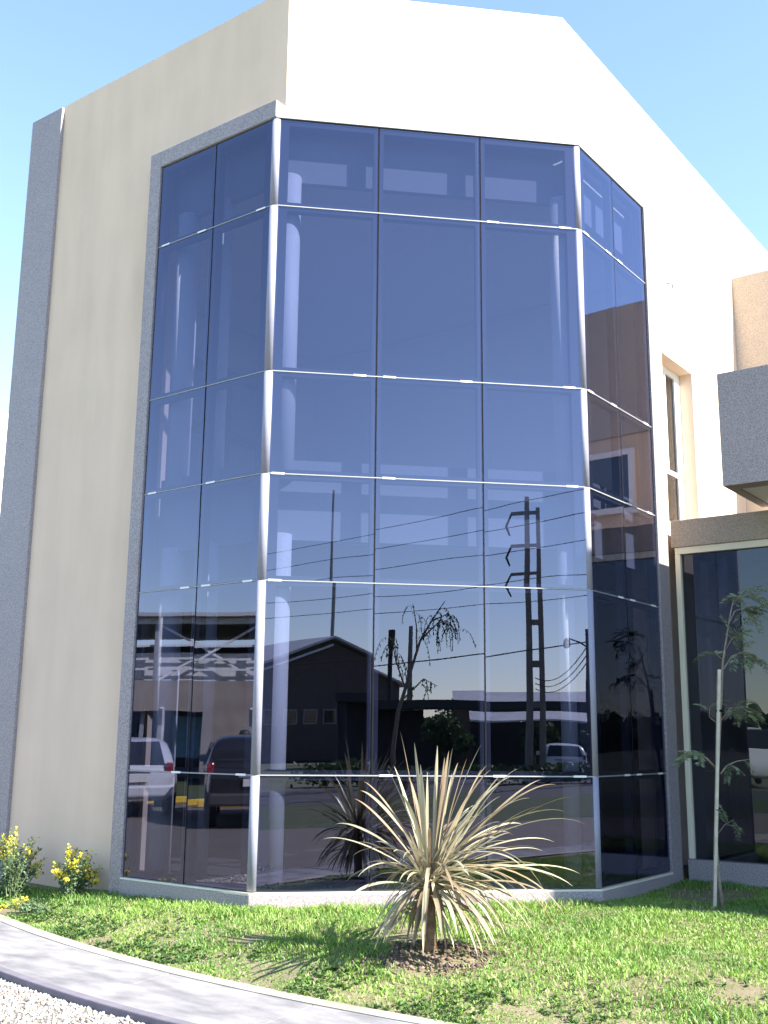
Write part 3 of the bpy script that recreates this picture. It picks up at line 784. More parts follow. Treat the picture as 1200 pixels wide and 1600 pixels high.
def shrub(loc, height, radius, stems, label, lean=(0, 0), seed=0, flop=False, flw=1.0):
    rs = random.Random(seed)
    sh = empty('flowering_shrub', loc); tag(sh, label, 'shrub', 'yellow flowering shrubs along the wall')
    sm, LV, LF, YV, YF = MB(), [], [], [], []
    for i in range(stems):
        a = rs.uniform(0, 6.283); rr = radius * rs.uniform(0.15, 1.0)
        tip = Vector((math.cos(a) * rr + lean[0], math.sin(a) * rr + lean[1], height * rs.uniform(0.5, 1.0) * (1 - 0.35 * (rr / radius) ** 2)))
        base = Vector((rs.gauss(0, .03), rs.gauss(0, .03), 0))
        mid = base.lerp(tip, 0.5) + Vector((0, 0, 0.08 * height)); 
        pts = [base * (1 - t) ** 2 + mid * 2 * t * (1 - t) + tip * t * t for t in (0, .25, .5, .75, 1)]
        sm.tube(pts, [0.006, 0.005, 0.004, 0.003, 0.0015], 4)
        for k in range(46):
            t = rs.uniform(0.12, 1.0); q = base * (1 - t) ** 2 + mid * 2 * t * (1 - t) + tip * t * t
            rnd_quad(LV, LF, q + Vector((rs.gauss(0, .014), rs.gauss(0, .014), rs.gauss(0, .012))), rs.uniform(0.018, 0.042), rs, asp=0.22)
        if rs.random() < 0.62 * flw:
            for k in range(rs.randint(16, 30)):
                t = rs.uniform(0.80, 1.06); q = base * (1 - t) ** 2 + mid * 2 * t * (1 - t) + tip * t * t
                rnd_quad(YV, YF, q + Vector((rs.gauss(0, .010), rs.gauss(0, .010), rs.gauss(0, .010))), rs.uniform(0.014, 0.026), rs, asp=0.5)
    sm.build('stem', sst, sh)
    tag(mesh_obj('foliage', [tuple(v) for v in LV], LF, sg, sh), kind='stuff')
    tag(mesh_obj('flower', [tuple(v) for v in YV], YF, sy, sh), kind='stuff')
    return sh
shrub((-4.62, -0.30, lawn_z(-4.62, -0.30) - 0.01), 0.64, 0.29, 54, 'taller yellow flowering shrub at the left edge against the cream wall', seed=4)
shrub((-3.98, -0.16, lawn_z(-3.98, -0.16) - 0.01), 0.45, 0.25, 46, 'rounded yellow flowering shrub just left of the glass bay', lean=(0.03, 0.0), seed=9)
shrub((-3.66, -0.66, lawn_z(-3.66, -0.66) - 0.01), 0.13, 0.17, 13, 'small flopped yellow flowering sprig lying nearest the path', lean=(-0.14, -0.10), seed=15, flw=0.8)

# ------------------------------------------------------------------ staked sapling
bark = mat('grey_bark', (0.20, 0.16, 0.12), 0.9, vscale=30, c2=(0.31, 0.26, 0.20), bump=0.5, bscale=80)
SB = Vector((0.80, 2.37, lawn_z(0.8, 2.37) - 0.01))
sap = empty('sapling', SB); tag(sap, 'thin young tree with sparse feathery leaves tied beside a wooden stake', 'tree')
def SP(x, y, dep=0.0):      # photo pixel to sapling local, in the camera facing plane, with depth
    X = (x - 1112) / 166.0; Z = (1422 - y) / 190.0
    return rt * X + bk * dep + Vector((0, 0, Z))
tr = MB()
trk = [(1124, 1424, 0), (1121, 1380, 0), (1120, 1320, .01), (1124, 1250, .0), (1131, 1170, -.01), (1137, 1110, 0), (1143, 1050, .02), (1150, 1010, .01), (1156, 975, 0), (1162, 950, 0)]
tr.tube([SP(*q) for q in trk], [0.020, 0.017, 0.015, 0.013, 0.012, 0.010, 0.009, 0.007, 0.005, 0.003], 8)
tr.build('trunk', bark, sap, smooth=True)
rs = random.Random(3)
br = [([(1124, 1212, 0), (1110, 1198, -.05), (1095, 1191, -.1), (1068, 1188, -.14)], 5, 0.010),
      ([(1131, 1222, 0), (1142, 1210, .05), (1158, 1203, .08), (1176, 1200, .08)], 3, 0.008),
      ([(1135, 1150, 0), (1122, 1135, .05), (1124, 1118, .05)], 3, 0.006),
      ([(1136, 1140, 0), (1146, 1122, -.05), (1160, 1120, -.08), (1168, 1128, -.1)], 7, 0.007),
      ([(1143, 1060, 0), (1158, 1040, .05), (1176, 1032, .1), (1204, 1052, .14)], 8, 0.007),
      ([(1147, 1030, 0), (1155, 1012, -.05), (1166, 1006, -.07)], 4, 0.005),
      ([(1144, 1048, 0), (1134, 1040, -.04), (1130, 1035, -.04)], 2, 0.004),
      ([(1155, 985, 0), (1165, 968, .04), (1180, 962, .06), (1196, 970, .08)], 9, 0.006),
      ([(1160, 960, 0), (1166, 948, -.04), (1178, 944, -.06)], 6, 0.004),
      ([(1124, 1310, 0), (1135, 1298, .04), (1150, 1290, .06)], 3, 0.004)]
LV, LF = [], []
def frond(p0, d, ln, rs):
    """pinnate leaf: a rachis with paired narrow leaflets, drooping at the end"""
    d = d.normalized(); pts = []
    q = Vector(p0)
    for i in range(12):
        pts.append(q.copy()); q = q + d * (ln / 11); d = (d + Vector((0, 0, -0.09))).normalized()
    for s0, s1 in ((0, 4), (4, 8), (8, 11)):
        w0, w1 = 0.0022 - 0.00012 * s0, 0.0022 - 0.00012 * s1; b0 = len(LV); hz = (pts[s1] - pts[s0]).cross(Vector((0.1, 0.2, 1))).normalized()
        LV.extend([pts[s0] - hz * w0, pts[s0] + hz * w0, pts[s1] + hz * w1, pts[s1] - hz * w1]); LF.append((b0, b0 + 1, b0 + 2, b0 + 3))
    for i in range(1, 12):
        tg = (pts[i] - pts[i - 1]).normalized(); sd_ = tg.cross(Vector((0.1, 0.2, 1))).normalized()
        for s_ in (-1, 1):
            dv = (sd_ * s_ + tg * 0.65 + Vector((0, 0, rs.uniform(-.25, .15)))).normalized()
            rnd_quad(LV, LF, pts[i], ln * rs.uniform(0.24, 0.34) * (1 - 0.35 * abs(i - 5) / 6), rs, dv, 0.13)
for ptsb, nf, r0 in br:
    P_ = [SP(*q) for q in ptsb]
    tr2 = MB(); tr2.tube(P_, [r0 * (1 - 0.6 * i / (len(P_) - 1)) for i in range(len(P_))], 6); tr2.build('branch', bark, sap, smooth=True)
    dd = (P_[-1] - P_[-2]).normalized()
    for k in range(nf + nf // 2):
        t = rs.uniform(0.35, 1.0); i = min(len(P_) - 2, int(t * (len(P_) - 1))); q = P_[i].lerp(P_[i + 1], t * (len(P_) - 1) - i)
        dv = dd * 0.5 + Vector((rs.gauss(0, .5), rs.gauss(0, .5), rs.uniform(-.3, .6)))
        frond(q, dv, rs.uniform(0.15, 0.25), rs)
tag(mesh_obj('foliage', [tuple(v) for v in LV], LF, leaf_mat('pepper_leaf', (0.14, 0.19, 0.10), (0.25, 0.30, 0.18), 0.5, 6, 0.3), sap), kind='stuff')
stk = MB(); a, b = SP(1112, 1426, -0.02), SP(1135, 1062, -0.03)
stk.bar(a, b, 0.034, 0.026)
st = stk.build('stake', mat('pale_weathered_timber', (0.42, 0.36, 0.28), 0.85, vscale=14, c2=(0.56, 0.50, 0.41), bump=0.4, bscale=50), None, bevel=0.003)
st.location = SB; tag(st, 'pale square wooden stake leaning against the thin young tree', 'stake')
tie = MB(); c = SP(1134, 1126, -0.015); tie.lathe([(0.034, -0.01), (0.036, 0.0), (0.034, 0.01)], 12, tuple(c)); tie.build('tie', M['joint'], st)

# ------------------------------------------------------------------ what stands behind the camera and shows in the glass
conc = mat('pale_concrete_post', (0.46, 0.44, 0.40), 0.9, var=0.1, vscale=5, bump=0.2, bscale=40)
steel_w = mat('white_steel', (0.70, 0.70, 0.68), 0.6, var=0.04)
steel_g = mat('grey_steel', (0.30, 0.31, 0.33), 0.6, var=0.08)
blockm = mat('block_masonry', (0.34, 0.30, 0.26), 0.95, vscale=1.5, c2=(0.26, 0.215, 0.18), bump=0.4, bscale=20)
dark_in = mat('dark_interior', (0.045, 0.045, 0.048), 0.9, var=0.2)
brickm = mat('dark_brick', (0.13, 0.105, 0.095), 0.95, vscale=3, c2=(0.09, 0.075, 0.07), bump=0.3, bscale=12)
roofm = mat('galvanised_roof', (0.55, 0.55, 0.54), 0.5, metal=0.2, var=0.1, vscale=1.0)
polem = mat('pole_concrete', (0.24, 0.22, 0.19), 0.9, var=0.1, vscale=3)
wirem = mat('black_wire', (0.03, 0.03, 0.03), 0.6, var=0.1)
greenp = leaf_mat('tree_leaf', (0.035, 0.07, 0.02), (0.08, 0.13, 0.04), 0.6, 1.2, 0.25)
tyrem = mat('tyre_rubber', (0.025, 0.025, 0.026), 0.85, var=0.1)
rimm = mat('alloy_rim', (0.55, 0.56, 0.58), 0.35, metal=0.8, var=0.05)
redl = mat('red_tail_light', (0.22, 0.012, 0.012), 0.2, var=0.1, coat=0.5)
silver = mat('silver_car_paint', (0.60, 0.61, 0.63), 0.3, metal=0.25, var=0.02, coat=0.6)
blackp = mat('black_car_paint', (0.02, 0.021, 0.024), 0.2, var=0.05, coat=0.8)
whitep = mat('white_car_paint', (0.72, 0.72, 0.71), 0.3, var=0.02, coat=0.6)
cglass = mat('car_glass', (0.025, 0.03, 0.035), 0.06, var=0.1)
plate_m = mat('plate', (0.55, 0.55, 0.52), 0.5, var=0.05)
dplast = mat('dark_plastic', (0.04, 0.04, 0.042), 0.6, var=0.1)

def vehicle(name, label, cat, loc, heading, paint, L_=4.0, W_=1.70, H_=1.45, kind='hatch'):
    """x forward. lofted body, glass panels, lights, bumper, wheels"""
    root = empty(name, loc, heading); tag(root, label, cat)
    hl = L_ / 2; belt = H_ * (0.63 if kind != 'van' else 0.56)
    if kind == 'van':
        st = [(-hl, .40, H_ - .12), (-hl + .06, .32, H_ - .02), (-hl + .8, .3, H_), (hl - 1.6, .3, H_), (hl - 1.1, .3, H_ - .12), (hl - .55, .3, 1.25), (hl - .12, .32, 1.0), (hl, .42, .72)]
    elif kind == 'suv':
        st = [(-hl, .42, .98), (-hl + .05, .36, 1.02), (-hl + .10, .35, H_ - .14), (-hl + .32, .35, H_), (-hl + 1.4, .33, H_), (.25, .33, H_ - .04), (1.02, .33, 1.06), (hl - .18, .34, .92), (hl, .42, .68)]
    else:
        st = [(-hl, .34, .60), (-hl + .04, .28, .86), (-hl + .10, .27, belt + .02), (-hl + .36, .27, H_ - .06), (-hl + .8, .26, H_), (.1, .25, H_), (.55, .25, H_ - .10), (1.18, .25, .97), (hl - .15, .27, .78), (hl, .36, .60)]
    rings = []
    for (x, zb, zt) in st:
        e = 1.0 - 0.10 * max(0, (abs(x) - hl + 0.35) / 0.35)
        hw = W_ / 2 * e
        bz = min(belt, zt - 0.03)
        tw_ = hw * (1 - 0.20 * max(0.0, min(1.0, (zt - belt) / max(.01, H_ - belt))))
        half = [(hw * .86, zb), (hw * .985, zb + .12), (hw, (zb + bz) / 2), (hw * .975, bz), (tw_ * 1.0, bz + (zt - bz) * .82), (tw_ * .86, zt)]
        rings.append([(x, -y, z) for y, z in half] + [(x, y, z) for y, z in half[::-1]])
    mb = MB(); n = 12; v = [p_ for r in rings for p_ in r]; f = []
    for i in range(len(rings) - 1):
        for k in range(n):
            f.append((i * n + k, i * n + (k + 1) % n, (i + 1) * n + (k + 1) % n, (i + 1) * n + k))
    f.append(tuple(range(n))[::-1]); f.append(tuple(range((len(rings) - 1) * n, len(rings) * n)))
    mb.add(v, f); body = mb.build('body', paint, root, smooth=True)
    sd_ = body.modifiers.new('soft', 'SUBSURF'); sd_.levels = 2; sd_.render_levels = 2
    # rear window, windscreen, side windows
    def panel(nm, q, material, th=0.012, par=root):
        q = [Vector(a) for a in q]; nn = (q[1] - q[0]).cross(q[3] - q[0]).normalized() * th
        m_ = MB(); m_.add([a + nn for a in q] + [a - nn for a in q], [(0, 1, 2, 3), (7, 6, 5, 4), (0, 4, 5, 1), (1, 5, 6, 2), (2, 6, 7, 3), (3, 7, 4, 0)]); return m_.build(nm, material, par)
    wt = W_ / 2
    if kind == 'suv': panel('rear_window', [(-hl + .055, -wt * .72, 1.08), (-hl + .055, wt * .72, 1.08), (-hl + .20, wt * .64, H_ - .14), (-hl + .20, -wt * .64, H_ - .14)], cglass)
    elif kind == 'hatch': panel('rear_window', [(-hl + .10, -wt * .74, belt + .04), (-hl + .10, wt * .74, belt + .04), (-hl + .36, wt * .62, H_ - .10), (-hl + .36, -wt * .62, H_ - .10)], cglass)
    fx = {'van': (hl - 1.08, hl - .56, 1.28), 'suv': (.34, .98, 1.08), 'hatch': (.58, 1.12, .99)}[kind]
    panel('windscreen', [(fx[1] + .03, -wt * .8, fx[2] + .02), (fx[1] + .03, wt * .8, fx[2] + .02), (fx[0] + .03, wt * .70, H_ - .14), (fx[0] + .03, -wt * .70, H_ - .14)], cglass)
    wins = {'van': [(hl - 2.2, hl - 1.2)], 'suv': [(-hl + .45, -.75), (-.68, .05), (.1, .72)], 'hatch': [(-1.25, -.55), (-.48, .62)]}[kind]
    for s_ in (-1, 1):
        for a, b in wins:
            panel('side_window', [(a, s_ * wt * .965, belt + .05), (b + .12, s_ * wt * .965, belt + .05), (b, s_ * wt * .84, H_ - .14), (a + .05, s_ * wt * .84, H_ - .14)], cglass)
        zl = {'van': 1.0, 'suv': .86, 'hatch': .80}[kind]
        m_ = MB(); m_.box(-hl + .0, -hl + .20, s_ * wt * .82 - .06, s_ * wt * .82 + .06, zl + .02, zl + .20); m_.build('tail_light', redl, root, bevel=0.03)
        m_ = MB(); m_.box(hl - .16, hl - .03, s_ * wt * .72 - .14, s_ * wt * .72 + .14, .62, .76); m_.build('headlight', plate_m, root, bevel=0.03)
    m_ = MB(); m_.box(-hl - .045, -hl + .10, -wt * .90, wt * .90, .36, .56); m_.build('bumper', paint if kind == 'hatch' else dplast, root, bevel=0.04)
    m_ = MB(); m_.box(-hl - .055, -hl + .02, -.26, .26, .62 if kind == 'hatch' else .66, .74 if kind == 'hatch' else .78); m_.build('number_plate', plate_m, root)
    m_ = MB(); m_.box(-hl - .02, -hl + .05, -.34, .34, .80, .835); m_.build('handle', rimm, root, bevel=0.01)
    wr_ = {'van': .34, 'suv': .36, 'hatch': .31}[kind]
    for s_ in (-1, 1):
        for xx in (-hl + .75, hl - .80):
            m_ = MB(); y0 = s_ * (wt - .20); prof = [(wr_ * .62, -.10), (wr_ * .92, -.105), (wr_, -.07), (wr_, .07), (wr_ * .92, .105), (wr_ * .62, .10)]
            m_.lathe(prof, 20, (xx, y0 + s_ * .09, wr_), 'Y'); ty = m_.build('wheel', tyrem, root, smooth=False)
            m_ = MB(); m_.lathe([(.05, -.1), (wr_ * .6, -.095), (wr_ * .6, .095), (.05, .107)], 14, (xx, y0 + s_ * .09, wr_), 'Y'); m_.build('rim', rimm, ty)
    if kind != 'van':
        for s_ in (-1, 1):
            m_ = MB(); m_.box(fx[1] - .42, fx[1] - .30, s_ * (wt + .02) - .09, s_ * (wt + .02) + .09, belt + .06, belt + .19); m_.build('mirror', paint, root, bevel=0.02)
    return root
vehicle('parked_car', 'silver hatchback seen from behind, reflected low in the left glass face', 'car', (-13.1, -8.2, LOT), R(218), silver, 4.0, 1.70, 1.46, 'hatch')
vehicle('parked_car', 'black off roader seen from behind, reflected in the left glass face', 'car', (-9.95, -8.5, LOT), R(226), blackp, 4.3, 1.80, 1.52, 'suv')
vehicle('parked_car', 'small white car parked far off, reflected low in the front glass', 'car', (31.5, -14.6, 0.0), R(-30), whitep, 3.8, 1.65, 1.42, 'hatch')
vehicle('delivery_van', 'white van reflected in the entrance glass behind the thin young tree', 'van', (-10.4, -29.0, 0.0), R(60), whitep, 5.0, 1.95, 2.15, 'van')

# yellow wheel stops
ylw = mat('yellow_paint', (0.62, 0.42, 0.04), 0.7, var=0.12, vscale=8)
for i, (x, y, rz, lab) in enumerate([(-14.2, -10.2, 128, 'yellow concrete wheel stop on the gravel ahead of the silver hatchback'), (-12.7, -10.9, 134, 'yellow concrete wheel stop on the gravel ahead of the black off roader')]):
    mb = MB(); mb.prism([(-.9, -.08), (.9, -.08), (.9, .08), (-.9, .08)], 0.0, 0.13)
    o = mb.build('wheel_stop', ylw, bevel=0.02); o.location = (x, y, LOT + 0.002); o.rotation_euler = (0, 0, R(rz)); tag(o, lab, 'wheel stop', 'yellow wheel stops')

# steel framed workshop, left
wk = empty('workshop', (-22.5, -16.2, 0), math.atan2(-0.52, 0.85))
tag(wk, 'open steel framed workshop over a low block wall, reflected in the left glass face', 'building')
mb = MB(); mb.box(-9, 2.3, -0.3, 0, 2.35, 3.3); mb.box(2.3, 12, -0.3, 0, 0, 3.3); mb.box(-9, -6, -0.3, 0, 0, 2.35); mb.build('wall', blockm, wk)
mb = MB(); mb.box(-9, 12, -8, -7.8, 0, 5.0); mb.build('rear_wall', dark_in, wk)
mb = MB(); mb.box(-9.4, 12.4, -8.2, 0.35, 5.22, 5.34); mb.build('roof', roofm, wk)
mb = MB(); mb.box(-9.2, 12.2, -0.14, 0.0, 5.0, 5.2); mb.build('roof_beam', steel_w, wk)
mb = MB(); mb.box(-9, 12, -.62, -.57, 3.3, 4.15); mb.build('sheeting', steel_w, wk)
for x in (-8.8, -5.6, -2.4, 0.8, 4.0, 7.2, 10.4):
    mb = MB(); mb.box(x - .07, x + .07, -0.14, 0.0, 3.3, 5.0); mb.build('column', steel_w if x != 0.8 else steel_g, wk)
for z in (3.62, 3.92, 4.3):
    mb = MB(); mb.box(-9, 12, -0.19, -0.15, z, z + .06); mb.build('rail', steel_w, wk)
for x0 in (0.8, 4.0):
    mb = MB(); mb.bar((x0 + .1, -0.21, 3.35), (x0 + 3.1, -0.21, 4.95), .07); mb.build('brace', steel_w, wk)
    mb = MB(); mb.bar((x0 + 3.1, -0.26, 3.35), (x0 + .1, -0.26, 4.95), .07); mb.build('brace', steel_w, wk)
mb = MB(); mb.box(1.2, 2.1, -1.0, -0.95, 0.9, 2.2); mb.build('sign_panel', mat('faded_blue_panel', (0.16, 0.30, 0.40), 0.7, var=0.15), wk)
for x in (-5.0, -3.2, -1.4, 0.4):
    mb = MB(); mb.box(x - .06, x + .06, -0.4, -0.31, 0, 2.34); mb.build('door_post', steel_g, wk)

# cranked concrete fence posts in front of it
post = None
fp = [(-15.7, -11.45, 'leftmost cranked concrete fence post, left of the silver hatchback'), (-13.7, -12.35, 'cranked concrete fence post rising beyond the black off roader'),
      (-17.7, -10.55, 'far left cranked concrete fence post at the end of the row'), (-11.7, -13.25, 'rightmost cranked concrete fence post of the row by the gravel lot')]
fp[0] = (fp[0][0], fp[0][1], 'cranked concrete fence post rising beyond the silver hatchback')
for (x, y, lab) in fp:
    mb = MB(); mb.tube([(0, 0, 0), (0, 0, 1.6), (0, 0, 1.85), (.16, .16, 2.25)], [.085, .08, .08, .07], 4)
    o = mb.build('fence_post', conc); o.location = (x, y, -0.02); tag(o, lab, 'fence post', 'cranked concrete fence posts')

# twin pole power support with three arms, lamp post, wires
tp = empty('power_pole', (27.62, -13.87, 0)); tag(tp, 'tall twin concrete power pole with three insulator arms, reflected in the front glass', 'power pole')
ad_ = Vector((-.53, -.85, 0))
mb = MB(); mb.tube([(0, 0, 0), (0, 0, 10.7)], [.15, .095], 10); mb.build('pole', polem, tp)
mb = MB(); mb.tube([tuple(-ad_ * .50), tuple(-ad_ * .42 + Vector((0, 0, 10.3)))], [.13, .08], 10); mb.build('pole', polem, tp)
for z in (10.1, 8.9, 7.75):
    mb = MB(); mb.bar(ad_ * .62 + Vector((0, 0, z)), -ad_ * .45 + Vector((0, 0, z + .03)), .10, .12); mb.build('arm', polem, tp)
    mb = MB(); pp_ = [ad_ * .60 + Vector((0, 0, z)), ad_ * .80 + Vector((0, 0, z - .45)), ad_ * .66 + Vector((0, 0, z - .80))]
    mb.tube(pp_, [.045, .055, .035], 6); mb.build('insulator', wirem, tp)
for z in (5.9, 2.9, 4.4):
    mb = MB(); mb.bar(ad_ * .1 + Vector((0, 0, z)), -ad_ * .48 + Vector((0, 0, z)), .14, .22); mb.build('spacer', polem, tp)
lp = empty('lamp_post', (26.97, -11.1, 0)); tag(lp, 'dark timber lamp post with an arm lamp, reflected near the right glass corner', 'lamp post')
mb = MB(); mb.tube([(0, 0, 0), (0, 0, 5.4)], [.15, .115], 10); mb.build('post', mat('dark_timber_pole', (0.06, 0.045, 0.035), 0.9, var=0.2), lp)
mb = MB(); mb.tube([(0, 0, 4.72), (-.15, -.25, 4.92), (-.36, -.62, 5.08)], [.03, .028, .025], 6); mb.build('arm', wirem, lp)
mb = MB(); mb.lathe([(.03, .12), (.10, .06), (.13, -.08), (.11, -.20), (.03, -.24)], 12, (-.38, -.66, 4.98)); mb.build('lamp_head', plate_m, lp)
rs = random.Random(5)
for k in range(3):
    mb = MB(); a, b = Vector((0, 0, 4.9 - k * .25)), Vector((.4, -2.4, 3.9 - k * .2))
    mb.tube([a.lerp(b, t) + Vector((0, 0, -0.5 * (1 - (2 * t - 1) ** 2))) for t in np.linspace(0, 1, 9)], .018, 4); mb.build('cable', wirem, lp)
def wire(p, q, sag, n=18, r=.016):
    p, q = Vector(p), Vector(q); mb = MB()
    mb.tube([p.lerp(q, t) + Vector((0, 0, -sag * (1 - (2 * t - 1) ** 2))) for t in np.linspace(0, 1, n)], r, 4); return mb
for i, (z0, z1, lab) in enumerate([(10.5, 10.45, 'highest overhead wire of the power line'), (9.65, 9.65, 'second overhead wire from the top of the power line'), (8.75, 8.72, 'third overhead wire from the top of the power line'), (7.6, 7.5, 'fourth overhead wire from the top of the power line'), (6.9, 6.75, 'lowest thick overhead wire of the power line')]):
    d_ = Vector((26.09, -11.6, 0)) - Vector((27.24, -20.42, 0))
    a = Vector((27.24, -20.42, z0)) - d_ * 3.2; b = Vector((26.09, -11.6, z1)) + d_ * 2.2
    o = wire(a, b, 0.25).build('power_wire', wirem); tag(o, lab + ', reflected in the front glass', 'wire', 'overhead wires')
o = wire((22.5, -22.5, 4.1), (26.97, -11.1, 4.95), 0.12, r=.022).build('service_wire', wirem); tag(o, 'thick low service wire running to the lamp post, reflected in the front glass', 'wire')

# radio mast far off
mst = MB(); mst.tube([(0, 0, 0), (0, 0, 24.5)], [.22, .10], 6); o = mst.build('radio_mast', steel_g); o.location = (67.6, -57.1, 0); tag(o, 'thin radio mast far beyond the gabled brick shed', 'mast')

# gabled brick works, chimney, sheds, gatehouse
gb = empty('brick_works', (36.9, -31.6, 0), math.atan2(0.774, 0.628) - R(38))
tag(gb, 'dark gabled brick works with a pale metal roof, reflected in the front glass', 'building')
mb = MB()
hw_, ev, rg, dep = 5.6, 4.7, 6.45, 26
mb.add([(-hw_, 0, 0), (hw_, 0, 0), (hw_, 0, ev), (0, 0, rg - .12), (-hw_, 0, ev), (-hw_, dep * -1, 0), (hw_, -dep, 0), (hw_, -dep, ev), (0, -dep, rg - .12), (-hw_, -dep, ev)],
       [(0, 1, 2, 3, 4), (9, 8, 7, 6, 5), (1, 6, 7, 2), (5, 0, 4, 9)])
mb.build('wall', brickm, gb)
for s_ in (-1, 1):
    mb = MB(); sl = 1 if s_ > 0 else -1
    mb.add([(0, .35, rg - .02), (sl * 6.0, .35, ev - .1), (sl * 6.0, -dep - .3, ev - .1), (0, -dep - .3, rg - .02), (0, .35, rg + .1), (sl * 6.0, .35, ev + .02), (sl * 6.0, -dep - .3, ev + .02), (0, -dep - .3, rg + .1)],
           [(0, 1, 2, 3), (7, 6, 5, 4), (0, 4, 5, 1), (1, 5, 6, 2), (2, 6, 7, 3), (3, 7, 4, 0)]); mb.build('roof', roofm, gb)
mb = MB(); mb.bar((-5.6, .28, ev - .25), (-.1, .28, rg - .35), .10); mb.build('barge_board', steel_w, gb)
for k in range(7):
    x = -3.9 + k * 1.3
    mb = MB(); mb.box(x - .45, x + .45, -.02, .05, 1.9, 2.75); fr_ = mb.build('window', steel_g, gb)
    mb = MB(); mb.box(x - .38, x + .38, .051, .06, 1.97, 2.68); mb.build('pane', cglass, fr_)
mb = MB(); mb.tube([(0, 0, 0), (0, 0, 6.4), (0, 0, 6.42), (0, 0, 7.2)], [.13, .12, .19, .19], 10); o = mb.build('chimney_stack', dark_in); o.location = (38.2, -28.0, 0); tag(o, 'dark chimney stack standing right of the brick works gable', 'chimney')
mb = MB(); mb.tube([(0, 0, 0), (0, 0, 7.4)], [.16, .12], 8); o = mb.build('timber_pole', polem); o.location = (38.9, -27.2, 0); tag(o, 'bare upright pole between the chimney and the leaning tree', 'pole')
gh = empty('gatehouse', (33.0, -20.2, 0), math.atan2(0.8, 0.6)); tag(gh, 'long low gatehouse with dark flat fascia and brown pillar, reflected in the front glass', 'building')
mb = MB(); mb.box(-6, 12, -2.5, 0.2, 2.95, 3.35); mb.build('fascia', dark_in, gh)
mb = MB(); mb.box(-.35, .35, -.3, .1, 0, 2.94); mb.build('pillar', mat('brown_render', (0.13, 0.085, 0.06), 0.9, var=0.15), gh)
for x in (-5.6, 11.6):
    mb = MB(); mb.box(x - .1, x + .1, -.3, -.1, 0, 2.94); mb.build('post', dark_in, gh)
mb = MB(); mb.box(-6, 12, -2.5, -2.3, 0, 2.1); mb.build('wall', dark_in, gh)
mb = MB(); mb.box(-6, -1.6, -2.29, -2.2, 2.1, 2.94); mb.build('screen', dark_in, gh)
sh_ = empty('metal_shed', (47.0, -22.0, 0), math.atan2(0.83, 0.55)); tag(sh_, 'low shed with a bright corrugated roof behind the gatehouse, reflected in the front glass', 'shed')
mb = MB(); mb.box(-6, 14, -8, 0, 0, 2.6); mb.build('wall', dark_in, sh_)
mb = MB(); mb.add([(-6.3, .5, 2.62), (14.3, .5, 2.62), (14.3, -8, 4.6), (-6.3, -8, 4.6), (-6.3, .5, 2.72), (14.3, .5, 2.72), (14.3, -8, 4.72), (-6.3, -8, 4.72)], [(3, 2, 1, 0), (4, 5, 6, 7), (0, 1, 5, 4), (1, 2, 6, 5), (2, 3, 7, 6), (3, 0, 4, 7)]); mb.build('roof', roofm, sh_)

# trees behind the camera
def tree(loc, label, th, cr, n, seed, ls=0.22, name='leafy_tree', squash=0.8, leafm=None):
    rs = random.Random(seed); t_ = empty(name, loc); tag(t_, label, 'tree', 'trees beyond the gravel lot')
    mb = MB(); mb.tube([(0, 0, -.1), (rs.gauss(0, .05), rs.gauss(0, .05), th * .5), (rs.gauss(0, .1), rs.gauss(0, .1), th + cr * .5)], [.05 * th, .04 * th, .015 * th], 7); mb.build('trunk', bark, t_)
    blobs = []
    for i in range(9):
        d = Vector((rs.gauss(0, 1), rs.gauss(0, 1), rs.gauss(0, 1))).normalized()
        blobs.append((Vector((d.x * cr * .62, d.y * cr * .62, th + cr * .6 + d.z * cr * .55 * squash)), cr * rs.uniform(.32, .52)))
    for c, r in blobs[:6]:
        mb = MB(); mb.tube([(0, 0, th * .75), tuple(Vector((0, 0, th)).lerp(c, .6)), tuple(c)], [.02 * th, .014 * th, .006 * th], 5); mb.build('limb', bark, t_)
    V, F = [], []
    for i in range(n):
        c, r = rs.choice(blobs); d = Vector((rs.gauss(0, 1), rs.gauss(0, 1), rs.gauss(0, .8))).normalized() * r * rs.uniform(.3, 1) ** .5
        rnd_quad(V, F, c + d, ls * rs.uniform(.6, 1.3), rs, asp=.45)
    tag(mesh_obj('crown', [tuple(v) for v in V], F, leafm or greenp, t_), kind='stuff')
    return t_
for i, (x, y, th, cr, lab) in enumerate([(31.0, -19.8, 1.1, 1.1, 'low bushy tree under the gatehouse fascia, left of its brown pillar'), (33.4, -16.8, 1.1, 1.0, 'low bushy tree under the gatehouse fascia, right of its brown pillar'),
                                     (35.4, -14.9, 1.0, 1.0, 'small bushy tree beneath the right end of the gatehouse fascia'), (62, -38.5, 2.2, 2.0, 'distant round tree in the gap between brick works and gatehouse')]):
    tree((x, y, -0.04), lab, th, cr, 900, 30 + i)
tree((-24.0, -40.0, -0.04), 'large dark tree far behind the white van', 3.5, 3.6, 1600, 51, .3)
